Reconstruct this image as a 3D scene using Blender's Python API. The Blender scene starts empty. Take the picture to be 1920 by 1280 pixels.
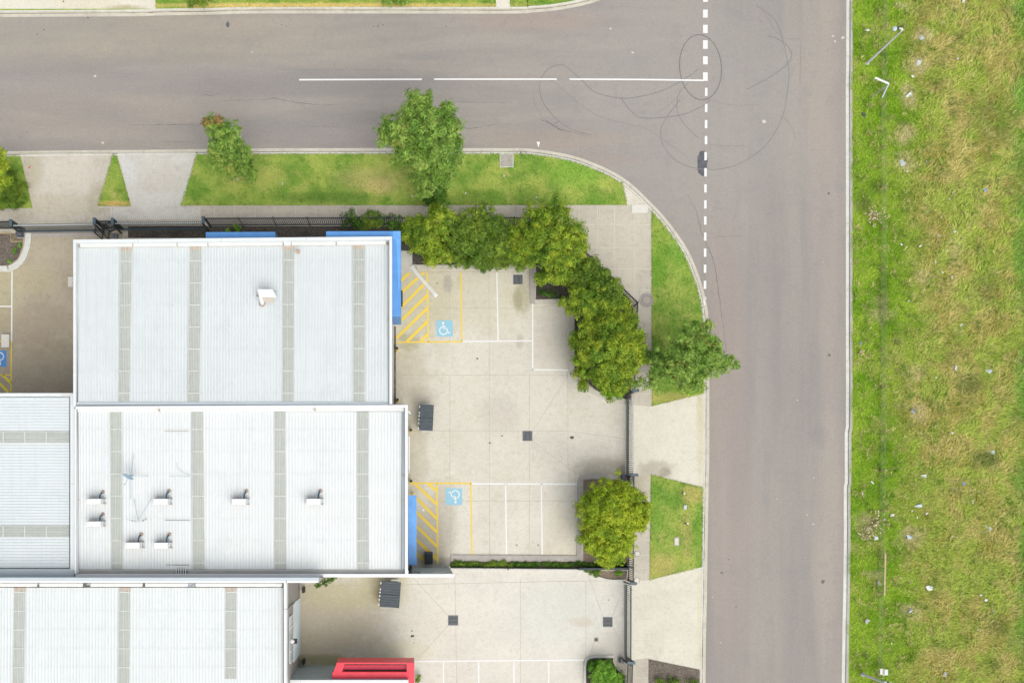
import bpy, math, random
import numpy as np
random.seed(7); RNG = np.random.default_rng(11)
S = 0.0385; H = 70.0; NX, NY = 765.0, 940.0      # metres per photo pixel on the ground, camera height, nadir pixel
scene = bpy.context.scene
# ------------------------------------------------------------------ camera, sky, sun, exposure
cam = bpy.data.cameras.new('camera'); camo = bpy.data.objects.new('camera', cam); scene.collection.objects.link(camo)
camo.location = (0, 0, H); camo.rotation_euler = (0, 0, 0)
cam.sensor_width = 36.0; cam.lens = 36.0 * (H / S) / 1920.0
cam.shift_x = (960 - NX) / 1920.0; cam.shift_y = (NY - 640) / 1920.0
cam.clip_start = 0.5; cam.clip_end = 4000
scene.camera = camo
SUN_AZ, SUN_EL = math.radians(152), math.radians(60)     # azimuth clockwise from +Y
world = bpy.data.worlds.new('World'); scene.world = world; world.use_nodes = True
wn = world.node_tree.nodes; wl = world.node_tree.links; wn.clear()
wo = wn.new('ShaderNodeOutputWorld'); bg = wn.new('ShaderNodeBackground'); sky = wn.new('ShaderNodeTexSky')
sky.sky_type = 'NISHITA'; sky.sun_disc = False; sky.sun_elevation = SUN_EL; sky.sun_rotation = SUN_AZ
sky.air_density = 1.0; sky.dust_density = 3.0; sky.ozone_density = 1.0
hs = wn.new('ShaderNodeHueSaturation'); hs.inputs['Saturation'].default_value = 0.30
wl.new(sky.outputs[0], hs.inputs['Color']); wl.new(hs.outputs[0], bg.inputs[0]); wl.new(bg.outputs[0], wo.inputs[0])
bg.inputs[1].default_value = 0.15
sl = bpy.data.lights.new('sun', 'SUN'); sl.energy = 1.15; sl.angle = math.radians(56); sl.color = (1.0, 0.955, 0.88)
so = bpy.data.objects.new('sun', sl); scene.collection.objects.link(so)
so.rotation_euler = (math.pi/2 - SUN_EL, 0, math.pi - SUN_AZ)
scene.view_settings.view_transform = 'Standard'; scene.view_settings.look = 'None'
scene.view_settings.gamma = 1.0; scene.view_settings.exposure = 0.46
KW = 1.30
# ------------------------------------------------------------------ helpers
def P(px, py, z=0.0):
    k = S * (1.0 - z / H)
    return ((px - NX) * k, (NY - py) * k, z)
def C(r, g, b, k=KW):
    f = lambda c: (c/255.0/12.92 if c/255.0 <= 0.04045 else ((c/255.0 + 0.055)/1.055)**2.4) / k
    return (min(f(r), .95), min(f(g), .95), min(f(b), .95), 1.0)
def tag(o, label=None, cat=None, group=None, kind=None):
    if label: o['label'] = label
    if cat: o['category'] = cat
    if group: o['group'] = group
    if kind: o['kind'] = kind
    return o
def thing(name, loc, label, cat, group=None, rz=0):
    o = bpy.data.objects.new(name, None); scene.collection.objects.link(o)
    o.location = loc; o.rotation_euler = (0, 0, rz); o.empty_display_size = 0.2
    return tag(o, label, cat, group)
def wloc(o):
    x = y = z = 0.0
    while o is not None:
        x += o.location[0]; y += o.location[1]; z += o.location[2]; o = o.parent
    return x, y, z
def copy_tree(o, parent=None, subs=True):
    c = o.copy(); scene.collection.objects.link(c); c.parent = parent
    for ch in list(o.children):
        if ch.name.startswith('tmp'): continue
        copy_tree(ch, c)
    return c
class MB:
    def __init__(s): s.v = []; s.f = []
    def add(s, vs, fs):
        n = len(s.v); s.v.extend([tuple(v) for v in vs]); s.f.extend([tuple(i + n for i in f) for f in fs]); return s
    def box(s, x0, x1, y0, y1, z0, z1):
        return s.add([(x0,y0,z0),(x1,y0,z0),(x1,y1,z0),(x0,y1,z0),(x0,y0,z1),(x1,y0,z1),(x1,y1,z1),(x0,y1,z1)],
            [(3,2,1,0),(4,5,6,7),(0,1,5,4),(1,2,6,5),(2,3,7,6),(3,0,4,7)])
    def poly(s, pts, z0, z1):        # world xy points, any winding
        a = sum(pts[i-1][0]*pts[i][1] - pts[i][0]*pts[i-1][1] for i in range(len(pts)))
        if a < 0: pts = pts[::-1]
        n = len(pts)
        vs = [(p[0], p[1], z0) for p in pts] + [(p[0], p[1], z1) for p in pts]
        return s.add(vs, [tuple(range(n-1, -1, -1)), tuple(range(n, 2*n))] + [(i, (i+1) % n, n+(i+1) % n, n+i) for i in range(n)])
    def ppx(s, pts, zt, zb):         # prism whose TOP is seen at these photo pixels
        return s.poly([P(x, y, zt)[:2] for x, y in pts], zb, zt)
    def rpx(s, x0, y0, x1, y1, zt, zb): return s.ppx([(x0,y0),(x1,y0),(x1,y1),(x0,y1)], zt, zb)
    def sheet(s, pts, z):            # flat sheet at photo pixels
        pts = [P(x, y, z)[:2] for x, y in pts]
        a = sum(pts[i-1][0]*pts[i][1] - pts[i][0]*pts[i-1][1] for i in range(len(pts)))
        if a < 0: pts = pts[::-1]
        return s.add([(p[0], p[1], z) for p in pts], [tuple(range(len(pts)))])
    def strip(s, pts, w, z0, z1=None, jit=0.0, closed=False):  # flat or solid strip along world pts
        pts = [(p[0], p[1]) for p in pts]; n = len(pts)
        L = []; R = []
        for i in range(n):
            if closed: a, b = pts[i-1], pts[(i+1) % n]
            else: a, b = pts[max(i-1, 0)], pts[min(i+1, n-1)]
            dx, dy = b[0]-a[0], b[1]-a[1]; d = math.hypot(dx, dy) or 1
            nx, ny = -dy/d, dx/d; ww = (w if not callable(w) else w(i/(n-1.0))) * (1 + random.uniform(-jit, jit)) / 2
            L.append((pts[i][0]+nx*ww, pts[i][1]+ny*ww)); R.append((pts[i][0]-nx*ww, pts[i][1]-ny*ww))
        m = n if closed else n-1
        if z1 is None:
            vs = [(p[0], p[1], z0) for p in L] + [(p[0], p[1], z0) for p in R]
            return s.add(vs, [(i, n+i, n+(i+1) % n, (i+1) % n) for i in range(m)])
        vs = [(p[0],p[1],z1) for p in L]+[(p[0],p[1],z1) for p in R]+[(p[0],p[1],z0) for p in L]+[(p[0],p[1],z0) for p in R]
        fs = []
        for i in range(m):
            j = (i+1) % n
            fs += [(i, n+i, n+j, j), (2*n+i, i, j, 2*n+j), (n+i, 3*n+i, 3*n+j, n+j)]
        if not closed: fs += [(0, 2*n, 3*n, n), (n-1, 2*n-1, 4*n-1, 3*n-1)]
        return s.add(vs, fs)
    def spx(s, pts, wpx, z0, z1=None, jit=0.0, closed=False):
        return s.strip([P(x, y, z1 if z1 is not None else z0) for x, y in pts], (wpx*S if not callable(wpx) else (lambda t: wpx(t)*S)), z0, z1, jit, closed)
    def tube(s, pts, r, n=8, r2=None):
        from mathutils import Vector
        pts = [Vector(p) for p in pts]; m = len(pts); vs = []; up = Vector((0, 0, 1))
        for i, p in enumerate(pts):
            d = (pts[min(i+1, m-1)] - pts[max(i-1, 0)]).normalized()
            a = d.cross(up)
            if a.length < 0.05: a = d.cross(Vector((1, 0, 0)))
            a.normalize(); b = d.cross(a).normalized()
            rr = r if r2 is None else r + (r2 - r) * i/(m-1.0)
            for k in range(n):
                t = 2*math.pi*k/n; q = p + a*math.cos(t)*rr + b*math.sin(t)*rr; vs.append(tuple(q))
        fs = [(i*n+k, i*n+(k+1) % n, (i+1)*n+(k+1) % n, (i+1)*n+k) for i in range(m-1) for k in range(n)]
        fs += [tuple(range(n)), tuple(range((m-1)*n, m*n))]
        return s.add(vs, fs)
    def lathe(s, cx, cy, prof, n=20):
        vs = [(cx + r*math.cos(2*math.pi*k/n), cy + r*math.sin(2*math.pi*k/n), z) for r, z in prof for k in range(n)]
        m = len(prof)
        fs = [(i*n+k, i*n+(k+1) % n, (i+1)*n+(k+1) % n, (i+1)*n+k) for i in range(m-1) for k in range(n)]
        fs += [tuple(range(n-1, -1, -1)), tuple(range((m-1)*n, m*n))]
        return s.add(vs, fs)
    def build(s, name, mat, parent=None, smooth=False, at=None, bevel=0):
        ox, oy, oz = wloc(parent) if parent is not None else (at or (0, 0, 0))
        me = bpy.data.meshes.new(name); me.from_pydata([(v[0]-ox, v[1]-oy, v[2]-oz) for v in s.v], [], s.f); me.update()
        me.materials.append(mat)
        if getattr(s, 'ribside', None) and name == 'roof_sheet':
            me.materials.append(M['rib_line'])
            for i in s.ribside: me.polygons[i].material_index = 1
        if smooth: me.polygons.foreach_set('use_smooth', [True]*len(me.polygons))
        o = bpy.data.objects.new(name, me); scene.collection.objects.link(o)
        if parent is not None: o.parent = parent
        elif at: o.location = at
        if bevel:
            b = o.modifiers.new('bevel', 'BEVEL'); b.width = bevel; b.segments = 2; b.limit_method = 'ANGLE'
        return o
def islands(mb):
    par = list(range(len(mb.v)))
    def fd(a):
        while par[a] != a: par[a] = par[par[a]]; a = par[a]
        return a
    for f in mb.f:
        r0 = fd(f[0])
        for i in f[1:]: par[fd(i)] = r0
    out = {}
    for f in mb.f: out.setdefault(fd(f[0]), []).append(f)
    res = []
    for fs in out.values():
        ids = sorted({i for f in fs for i in f}); mp = {a: b for b, a in enumerate(ids)}; m = MB()
        m.v = [mb.v[i] for i in ids]; m.f = [tuple(mp[i] for i in f) for f in fs]; res.append(m)
    return res
SPLIT = {'gutter_cover','gutter_strap','gutter_gap','hinge','seam_sealant','panel','sheet_lap','fork_pocket','cabinet','batten','seed_head','bumper','dark_band_','bracket'}
_b = MB.build
def _build(s, name, mat, parent=None, **k):
    if name in SPLIT:
        for m in islands(s): o = _b(m, name, mat, parent, **k)
        return o
    return _b(s, name, mat, parent, **k)
MB.build = _build
def struct(mb, name, mat, **k): return tag(mb.build(name, mat, **k), kind='structure')
def spline(pts, n=8):
    out = []
    for i in range(len(pts)-1):
        p0 = pts[max(i-1, 0)]; p1 = pts[i]; p2 = pts[i+1]; p3 = pts[min(i+2, len(pts)-1)]
        for k in range(n):
            t = k/float(n)
            out.append(tuple(0.5*((2*p1[a]) + (-p0[a]+p2[a])*t + (2*p0[a]-5*p1[a]+4*p2[a]-p3[a])*t*t + (-p0[a]+3*p1[a]-3*p2[a]+p3[a])*t**3) for a in range(2)))
    out.append(tuple(pts[-1][:2])); return out
def offset(pts, d):                      # positive d = to the left of travel
    out = []; n = len(pts)
    for i in range(n):
        a, b = pts[max(i-1, 0)], pts[min(i+1, n-1)]; dx, dy = b[0]-a[0], b[1]-a[1]; L = math.hypot(dx, dy) or 1
        out.append((pts[i][0] - dy/L*d, pts[i][1] + dx/L*d))
    return out
# ------------------------------------------------------------------ materials
class NT:
    def __init__(s, name):
        s.m = bpy.data.materials.new(name); s.m.use_nodes = True; s.n = s.m.node_tree.nodes; s.l = s.m.node_tree.links
        s.b = s.n['Principled BSDF']; s.pos = s.n.new('ShaderNodeNewGeometry')
        s.P = s.pos.outputs['Position']
    def lk(s, a, b):
        if hasattr(a, 'is_output') or hasattr(a, 'links'): s.l.new(a, b)
        else: b.default_value = a
    def noise(s, scale, detail=4, rough=.55, stretch=None, dist=0.0, off=0):
        v = s.P
        mp = s.n.new('ShaderNodeMapping'); mp.inputs['Scale'].default_value = stretch or (1, 1, 1)
        mp.inputs['Location'].default_value = (off, off*1.7, off*.3); s.l.new(v, mp.inputs[0]); v = mp.outputs[0]
        t = s.n.new('ShaderNodeTexNoise'); t.inputs['Scale'].default_value = scale; t.inputs['Detail'].default_value = detail
        t.inputs['Roughness'].default_value = rough; t.inputs['Distortion'].default_value = dist; s.l.new(v, t.inputs['Vector']); return t.outputs['Fac']
    def rng(s, v, a, b, c=0., d=1., smooth=True):
        t = s.n.new('ShaderNodeMapRange'); t.interpolation_type = 'SMOOTHSTEP' if smooth else 'LINEAR'
        s.l.new(v, t.inputs[0]); t.inputs[1].default_value = a; t.inputs[2].default_value = b; t.inputs[3].default_value = c; t.inputs[4].default_value = d
        return t.outputs[0]
    def mix(s, f, a, b, mode='MIX'):
        t = s.n.new('ShaderNodeMix'); t.data_type = 'RGBA'; t.blend_type = mode
        s.lk(f, t.inputs[0]); s.lk(a, t.inputs[6]); s.lk(b, t.inputs[7]); return t.outputs[2]
    def math(s, op, a, b=0.0):
        t = s.n.new('ShaderNodeMath'); t.operation = op; s.lk(a, t.inputs[0]); s.lk(b, t.inputs[1]); return t.outputs[0]
    def xyz(s):
        t = s.n.new('ShaderNodeSeparateXYZ'); s.l.new(s.P, t.inputs[0]); return t.outputs
    def blob(s, px, py, rx, ry, z=0.1, soft=.45, nz=None, namp=.6):
        x, y, _ = P(px, py, z)
        a = s.n.new('ShaderNodeVectorMath'); a.operation = 'SUBTRACT'; s.l.new(s.P, a.inputs[0]); a.inputs[1].default_value = (x, y, 0)
        b = s.n.new('ShaderNodeVectorMath'); b.operation = 'MULTIPLY'; s.l.new(a.outputs[0], b.inputs[0]); b.inputs[1].default_value = (1/(rx*S), 1/(ry*S), 0)
        c = s.n.new('ShaderNodeVectorMath'); c.operation = 'LENGTH'; s.l.new(b.outputs[0], c.inputs[0]); d = c.outputs['Value']
        if nz is not None: d = s.math('ADD', d, s.math('MULTIPLY', s.math('SUBTRACT', nz, .5), namp*2))
        return s.rng(d, 1-soft, 1+soft, 1.0, 0.0)
    def bump(s, h, strength=.3, dist=.02):
        t = s.n.new('ShaderNodeBump'); t.inputs['Strength'].default_value = strength; t.inputs['Distance'].default_value = dist
        s.l.new(h, t.inputs['Height']); s.l.new(t.outputs[0], s.b.inputs['Normal'])
    def done(s, col, rough=.85, metal=0., spec=.3):
        s.lk(col, s.b.inputs['Base Color']); s.lk(rough, s.b.inputs['Roughness']); s.b.inputs['Metallic'].default_value = metal
        s.b.inputs['Specular IOR Level'].default_value = spec; return s.m
def sc(c, k): return (min(c[0]*k, .95), min(c[1]*k, .95), min(c[2]*k, .95), 1)
def simple(name, col, var=.08, scale=6, rough=.6, metal=0., spec=.4, bump=0.):
    t = NT(name); n = t.noise(scale, 4); c = t.mix(t.rng(n, .3, .7), sc(col, 1-var), sc(col, 1+var))
    if bump: t.bump(t.noise(scale*4, 4), bump, .01)
    return t.done(c, rough, metal, spec)
def concrete(name, col, dirt=C(160,150,125), dirt_amt=.45, var=.05, blobs=(), fine=.085):
    t = NT(name); c = t.mix(t.rng(t.noise(.35, 5, .6), .3, .72), sc(col, 1-var*1.6), sc(col, 1+var))
    c = t.mix(t.math('MULTIPLY', t.rng(t.noise(.9, 7, .68, off=9), .5, .75), dirt_amt), c, dirt)
    edge = t.noise(1.4, 6, .7, off=3)
    for (px, py, rx, ry, amt, dc) in blobs:
        c = t.mix(t.math('MULTIPLY', t.blob(px, py, rx, ry, nz=edge), amt), c, dc)
    c = t.mix(t.math('MULTIPLY', t.rng(t.noise(3.2, 8, .75, off=5), .56, .74), .22), c, sc(dirt, .8))
    mo = t.noise(2.6, 9, .8, off=15); c = t.mix(t.math('MULTIPLY', t.rng(mo, .5, .66), .42), c, sc(dirt, .92)); c = t.mix(t.math('MULTIPLY', t.rng(mo, .5, .34), .3), c, sc(col, 1.1))
    g9 = t.noise(9, 5, .85, off=21); c = t.mix(1.0, c, t.mix(t.rng(g9, .28, .72), (.91,.91,.91,1), (1.07,1.07,1.07,1)), 'MULTIPLY')
    sk = t.rng(t.noise(1.6, 7, .75, (1, .3, 1), off=33), .6, .72); c = t.mix(t.math('MULTIPLY', sk, .28), c, C(176,168,160))
    g = t.noise(38, 3, .8); c = t.mix(t.rng(g, .25, .75), sc((1,1,1,1), 1), (1,1,1,1), 'MULTIPLY') if False else c
    c = t.mix(1.0, c, t.mix(t.rng(g, .2, .8), (1-fine*1.6,)*3+(1,), (1+fine*1.2,)*3+(1,)), 'MULTIPLY')
    t.bump(g, .15, .01); return t.done(c, .88, 0, .25)
M = {}
def asphalt():
    t = NT('asphalt'); X = t.xyz()
    xr = P(1235, 0)[0]
    vert = t.rng(X[0], xr-3.0, xr+4.5)
    nh = t.noise(.5, 6, .6, (.16, 1.3, 1)); nv = t.noise(.5, 6, .6, (1.25, .10, 1), off=4)
    ns = t.math('ADD', t.math('MULTIPLY', nh, t.math('SUBTRACT', 1.0, vert)), t.math('MULTIPLY', nv, vert))
    c = t.mix(t.rng(ns, .34, .66), C(156,151,145), C(171,164,154))
    # polished grey wheel area in the junction against browner edges
    e = t.noise(.25, 5, .6, off=2)
    jn = t.blob(1290, 190, 250, 250, 0, .5, e, .5)
    c = t.mix(t.math('MULTIPLY', jn, .65), c, C(170,165,158))
    for (px, py, rx, ry, a, col) in [(230,60,420,55,.45,C(177,167,148)),(150,215,260,60,.4,C(170,159,148)),(330,150,500,26,.4,C(154,148,146)),
            (1040,262,120,20,.6,C(173,159,146)),(1000,40,120,18,.6,C(175,159,146)),(1540,150,42,170,.35,C(179,167,153)),(1550,420,30,260,.45,C(177,166,156)),
            (1370,900,38,420,.55,C(175,162,153)),(1490,1000,26,500,.5,C(159,153,148)),(1558,1000,22,420,.45,C(180,170,158)),(1430,700,30,300,.35,C(163,155,151)),
            (1620-100,730,40,60,.35,C(157,151,146)),(1533,815,14,20,.45,C(149,145,144)),(620,260,150,25,.4,C(162,154,150)),(1130,300,60,14,.5,C(171,157,146)),
            (1352,640,22,220,.5,C(171,158,150)),(60,40,120,40,.4,C(164,161,153))]:
        c = t.mix(t.math('MULTIPLY', t.blob(px, py, rx, ry, 0, .6, e, .35), a), c, col)
    st = t.rng(t.noise(1.6, 7, .72, off=12), .60, .72); c = t.mix(t.math('MULTIPLY', st, .22), c, C(139,133,130))
    g9 = t.noise(8, 6, .9, off=21); c = t.mix(1.0, c, t.mix(t.rng(g9, .3, .7), (.89,.89,.90,1), (1.09,1.085,1.08,1)), 'MULTIPLY')
    c = t.mix(t.math('MULTIPLY', t.rng(t.noise(.9, 5, .7, off=61), .52, .66), .30), c, C(151,147,144))
    g = t.noise(22, 3, .85); c = t.mix(1.0, c, t.mix(t.rng(g, .25, .75), (.80,.80,.80,1), (1.17,1.17,1.17,1)), 'MULTIPLY')
    g2 = t.noise(70, 2, .7); c = t.mix(t.math('MULTIPLY', t.rng(g2, .66, .72), .35), c, C(209,203,194))
    t.bump(g, .2, .01); return t.done(c, .9, 0, .2)
M['asphalt'] = asphalt()
TD = C(150,140,108)
M['yard'] = concrete('yard_concrete', C(228,223,209), C(200,191,160), .5, .045, [
    (790,560,60,75,.55,C(196,188,150)),(900,560,110,60,.45,C(212,204,170)),(1030,640,38,60,.5,C(200,192,178)),(980,560,14,30,.5,C(170,162,125)),
    (760,700,40,60,.5,C(190,180,150)),(775,850,26,80,.4,C(186,174,142)),(792,742,26,20,.35,C(180,168,150)),(950,790,110,130,.55,C(224,218,203)),
    (1140,880,60,22,.6,C(166,156,136)),(1172,886,14,16,.6,C(130,122,112)),(1110,800,60,60,.4,C(222,216,202)),(800,1010,34,60,.5,C(178,166,146)),
    (830,990,24,90,.5,C(190,180,160)),(830,1052,26,8,.5,C(140,132,122)),(1050,1010,30,60,.4,C(226,216,188)),(935,775,35,35,.3,C(190,182,172)),(840,532,9,14,.5,C(160,150,150)),
    (970,560,8,22,.4,C(150,145,105)),(975,640,7,14,.4,C(165,158,130)),(1030,840,40,30,.25,C(195,188,178)),(765,640,20,16,.5,C(170,165,120))])
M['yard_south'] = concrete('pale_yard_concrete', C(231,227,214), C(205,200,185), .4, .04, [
    (600,1180,120,85,.8,C(206,194,168)),(640,1115,80,26,.6,C(206,200,156)),(600,1236,60,10,.7,C(160,158,110)),  # first, broad blob: shade beside the buildings painted into the colour
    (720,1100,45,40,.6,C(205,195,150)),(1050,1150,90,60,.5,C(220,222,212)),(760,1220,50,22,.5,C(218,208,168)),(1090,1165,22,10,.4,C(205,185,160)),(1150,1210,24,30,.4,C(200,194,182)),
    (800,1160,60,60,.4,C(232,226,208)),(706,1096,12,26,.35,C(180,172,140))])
M['yard_left'] = concrete('stained_and_shaded_yard_concrete', C(190,179,157), C(160,148,125), .5, .07, [  # darker blobs near the walls: shade painted into the concrete colour
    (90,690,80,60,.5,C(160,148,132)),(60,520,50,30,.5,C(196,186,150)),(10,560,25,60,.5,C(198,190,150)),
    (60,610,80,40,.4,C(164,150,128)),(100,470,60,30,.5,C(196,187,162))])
M['footpath'] = concrete('footpath_concrete', C(210,203,185), C(165,155,142), .5, .05, [
    (700,396,420,14,.3,C(184,172,156)),(1140,470,60,90,.45,C(205,196,180)),(1205,880,16,60,.5,C(206,196,168)),(1200,1130,20,50,.4,C(214,206,188)),  # first blob: warehouse shade along the front path painted into the colour
    (280,402,70,12,.5,C(172,163,156)),(110,400,120,12,.4,C(188,178,160)),(1205,1250,16,40,.4,C(186,176,164)),(1205,780,14,20,.6,C(180,172,150))])
M['drive'] = concrete('driveway_concrete', C(229,224,206), C(205,195,175), .45, .04, [
    (1230,880,34,16,.6,C(170,158,140)),(1312,800,6,90,.6,C(212,202,160)),(1312,1170,5,90,.45,C(222,212,170)),(1275,820,40,40,.4,C(236,231,214)),(1225,1200,20,30,.3,C(214,206,190)),(1247,885,10,9,.5,C(140,132,120))])
M['drive_old'] = concrete('weathered_driveway_concrete', C(212,205,190), C(175,165,140), .5, .05, [
    (130,330,60,45,.5,C(222,215,200)),(60,320,20,40,.6,C(190,180,152)),(110,385,80,22,.5,C(196,186,160)),(185,372,20,30,.6,C(180,172,145))])
M['drive_grey'] = concrete('pale_grey_driveway_concrete', C(218,215,204), C(190,180,168), .5, .05, [
    (235,320,22,30,.5,C(224,226,222)),(300,340,30,30,.45,C(205,196,182)),(290,372,50,14,.4,C(222,222,214)),(340,300,22,10,.5,C(226,226,218))])
M['drive_north'] = concrete('cream_driveway_concrete', C(234,229,212), C(215,205,175), .4, .03, [
    (235,18,36,8,.75,C(178,165,115)),(160,10,60,20,.5,C(228,216,188)),(280,10,30,30,.4,C(220,212,196))])
M['kerb'] = concrete('kerb_concrete', C(218,212,196), C(180,172,150), .5, .05)
M['kerb_pale'] = concrete('pale_kerb_concrete', C(228,228,218), C(190,186,170), .4, .05)
M['kerb_grey'] = concrete('grey_kerb_concrete', C(190,184,176), C(160,152,140), .5, .06)
M['grime'] = simple('gutter_grime', C(112,104,92), .3, 3, .95)
M['joint'] = simple('slab_joint', C(194,187,170), .12, 2, .95)
M['joint_pale'] = simple('pale_joint', C(217,210,194), .08, 2, .95)
def paint(name, col, wear, wc):
    t = NT(name); f = t.rng(t.noise(12, 6, .8), .54, .70); c = t.mix(t.math('MULTIPLY', f, wear), col, wc)
    c = t.mix(t.rng(t.noise(1.2, 3), .3, .7), sc(c if isinstance(c, tuple) else col, 1) if False else c, c); return t.done(c, .7, 0, .3)
M['white_paint'] = paint('white_road_paint', C(244,244,240), .5, C(205,198,186))
M['yellow_paint'] = paint('yellow_line_paint', C(250,218,88), .8, C(214,184,84))
M['yellow_dull'] = paint('worn_yellow_paint', C(240,218,84), .8, C(160,146,90))
M['blue_paint'] = paint('pale_blue_bay_paint', C(158,208,226), .5, C(180,206,214))
M['blue_deep'] = paint('strong_blue_bay_paint', C(90,150,215), .8, C(130,175,215))
M['tyre'] = simple('tyre_rubber_mark', C(136,132,130), .08, 4, .8)
M['tyre_dark'] = simple('dark_tyre_rubber_mark', C(122,119,118), .1, 3, .8)
M['tyre_faint'] = simple('faint_tyre_rubber_mark', C(150,144,141), .05, 3, .8)
M['crack'] = simple('road_crack', C(120,114,112), .25, 4, .95)
M['oil'] = simple('oil_soaked_asphalt', C(98,99,104), .22, 3, .6)
def soil(name, a, b, c_, s=9):
    t = NT(name); c = t.mix(t.rng(t.noise(s, 6, .8), .36, .64), a, b); c = t.mix(t.rng(t.noise(s*2.3, 4, .8, off=4), .62, .7), c, c_)
    c = t.mix(t.math('MULTIPLY', t.rng(t.noise(1.1, 4, off=8), .45, .65), .5), c, sc(a, .8)); t.bump(t.noise(s*1.5, 5, .8), .8, .06); return t.done(c, .95, 0, .15)
M['mulch'] = soil('bark_mulch', C(95,88,82), C(150,138,124), C(196,184,168))
M['mulch_dark'] = soil('dark_mulch', C(70,66,62), C(120,112,103), C(165,155,140))
M['pebble'] = soil('red_brown_pebbles', C(120,108,95), C(176,160,138), C(190,110,90), 12)
# grass colour field
def grass_field(t, kind):
    if kind == 'lawn':
        c = t.mix(t.rng(t.noise(.55, 5, .6), .32, .68), C(126,166,65), C(181,196,95))
        c = t.mix(t.math('MULTIPLY', t.rng(t.noise(.8, 5, .65, off=7), .54, .72), .45), c, C(217,198,130))
        c = t.mix(t.math('MULTIPLY', t.rng(t.noise(1.3, 5, .6, off=3), .52, .7), .6), c, C(103,147,53))
        e = t.noise(1.5, 5, .7, off=1)
        for (px, py, rx, ry, a, col) in [(690,335,60,22,.4,C(217,193,133)),(610,370,90,10,.6,C(99,138,55)),(1080,320,50,30,.55,C(131,187,62)),(715,350,26,14,.35,C(232,196,147)),
                (1235,500,14,60,.6,C(115,166,51)),(1275,480,22,50,.4,C(143,187,74)),(1260,745,50,10,.45,C(227,201,128)),(1287,1000,10,50,.3,C(235,198,138)),(1240,1060,30,22,.6,C(215,196,123)),
                (1310,1010,8,60,.5,C(118,169,58)),(1230,960,12,50,.4,C(126,175,62)),(600,11,330,5,.85,C(240,210,133)),(1130,372,40,10,.5,C(118,163,58)),(1297,925,20,16,.5,C(219,193,127)),
                (900,370,50,12,.5,C(115,157,58)),(215,382,32,5,.8,C(230,196,121)),(500,330,40,20,.4,C(194,193,109))]:
            c = t.mix(t.math('MULTIPLY', t.blob(px, py, rx, ry, .1, .55, e, .5), a), c, col)
    else:
        X = t.xyz(); far = t.math('ADD', X[0], t.math('MULTIPLY', t.math('SUBTRACT', t.noise(.16, 4, off=5), .5), 6.0))
        x0 = P(1690, 0)[0]
        near = t.mix(t.rng(t.noise(.45, 5, .6), .33, .67), C(127,174,35), C(172,203,69))
        olive = t.mix(t.rng(t.noise(.5, 6, .65, (1, .8, 1), off=2), .36, .64), C(177,173,87), C(207,196,120))
        olive = t.mix(t.math('MULTIPLY', t.rng(t.noise(.45, 6, .68, off=11), .42, .58), .85), olive, C(172,196,80))
        olive = t.mix(t.math('MULTIPLY', t.rng(t.noise(.9, 6, .7, off=13), .56, .7), .75), olive, C(133,132,70))
        olive = t.mix(t.math('MULTIPLY', t.rng(t.noise(1.1, 6, .7, off=17), .58, .7), .5), olive, C(240,217,160))
        near = t.mix(t.math('MULTIPLY', t.rng(t.noise(.7, 6, .7, off=41), .5, .66), .7), near, C(189,192,105))
        near = t.mix(t.math('MULTIPLY', t.rng(t.noise(1.2, 6, .7, off=43), .54, .68), .6), near, C(99,143,49))
        c = t.mix(t.rng(far, x0-1.2, x0+2.2), near, olive)
        c = t.mix(t.math('MULTIPLY', t.rng(t.noise(2.4, 5, .75, off=47), .55, .7), .5), c, C(210,199,131))
        lush = t.rng(t.math('ADD', X[0], t.math('MULTIPLY', t.math('SUBTRACT', t.noise(.35, 3, off=25), .5), 4.5)), P(1884, 0)[0], P(1925, 0)[0])
        c = t.mix(t.math('MULTIPLY', lush, .8), c, C(120,173,67))
        e = t.noise(1.3, 5, .7, off=1)
        for (px, py, rx, ry, a) in [(1730,65,16,15,.9),(1722,122,18,18,.8),(1703,178,14,22,.85),(1696,252,16,18,.9),(1697,302,20,16,.7),(1722,772,13,14,.8),(1718,700,20,14,.5),
                (1710,1005,22,18,.8),(1708,1146,20,14,.8),(1690,10,14,8,.6),(1730,520,16,14,.5),(1650,590,26,14,.5),(1620,985,16,26,.55),(1790,470,14,24,.4),(1640,1076,18,8,.5),(1650,565,14,10,.4)]:
            c = t.mix(t.math('MULTIPLY', t.blob(px, py, rx*.95, ry*.95, .15, .6, e, 1.0), a*.85), c, C(226,210,160))
        for (px, py, rx, ry, a) in [(1848,860,26,14,.7),(1815,720,22,18,.6),(1860,225,40,40,.35),(1650,350,26,14,.4),(1850,540,20,30,.4),(1655,545,10,70,.4),(1620,380,14,18,.5),(1870,1170,22,20,.4)]:
            c = t.mix(t.math('MULTIPLY', t.blob(px, py, rx, ry, .15, .5, e, .6), a), c, C(87,115,50))
    return c
def grass(name, kind, blade, mul=1.0, bumpd=.05):
    t = NT(name); c = grass_field(t, kind)
    if blade:
        r = t.pos.outputs['Random Per Island']
        c = t.mix(1.0, c, t.mix(r, (.62*mul,.64*mul,.6*mul,1), (1.42*mul,1.38*mul,1.4*mul,1)), 'MULTIPLY')
    else:
        g = t.noise(9 if kind == 'lawn' else 7, 6, .85)
        c = t.mix(1.0, c, t.mix(t.rng(g, .25, .75), (.72*mul,.74*mul,.7*mul,1), (1.15*mul,1.15*mul,1.15*mul,1)), 'MULTIPLY')
        t.bump(g, .7, bumpd)
    m = t.done(c, .8, 0, .15)
    if blade: t.b.inputs['Subsurface Weight'].default_value = 0
    return m
M['lawn'] = grass('lawn_turf', 'lawn', False); M['lawn_blade'] = grass('lawn_grass_blades', 'lawn', True, 1.08)
M['field'] = grass('paddock_turf', 'field', False, .85, .12); M['field_blade'] = grass('paddock_grass_blades', 'field', True, 1.12)
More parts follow.
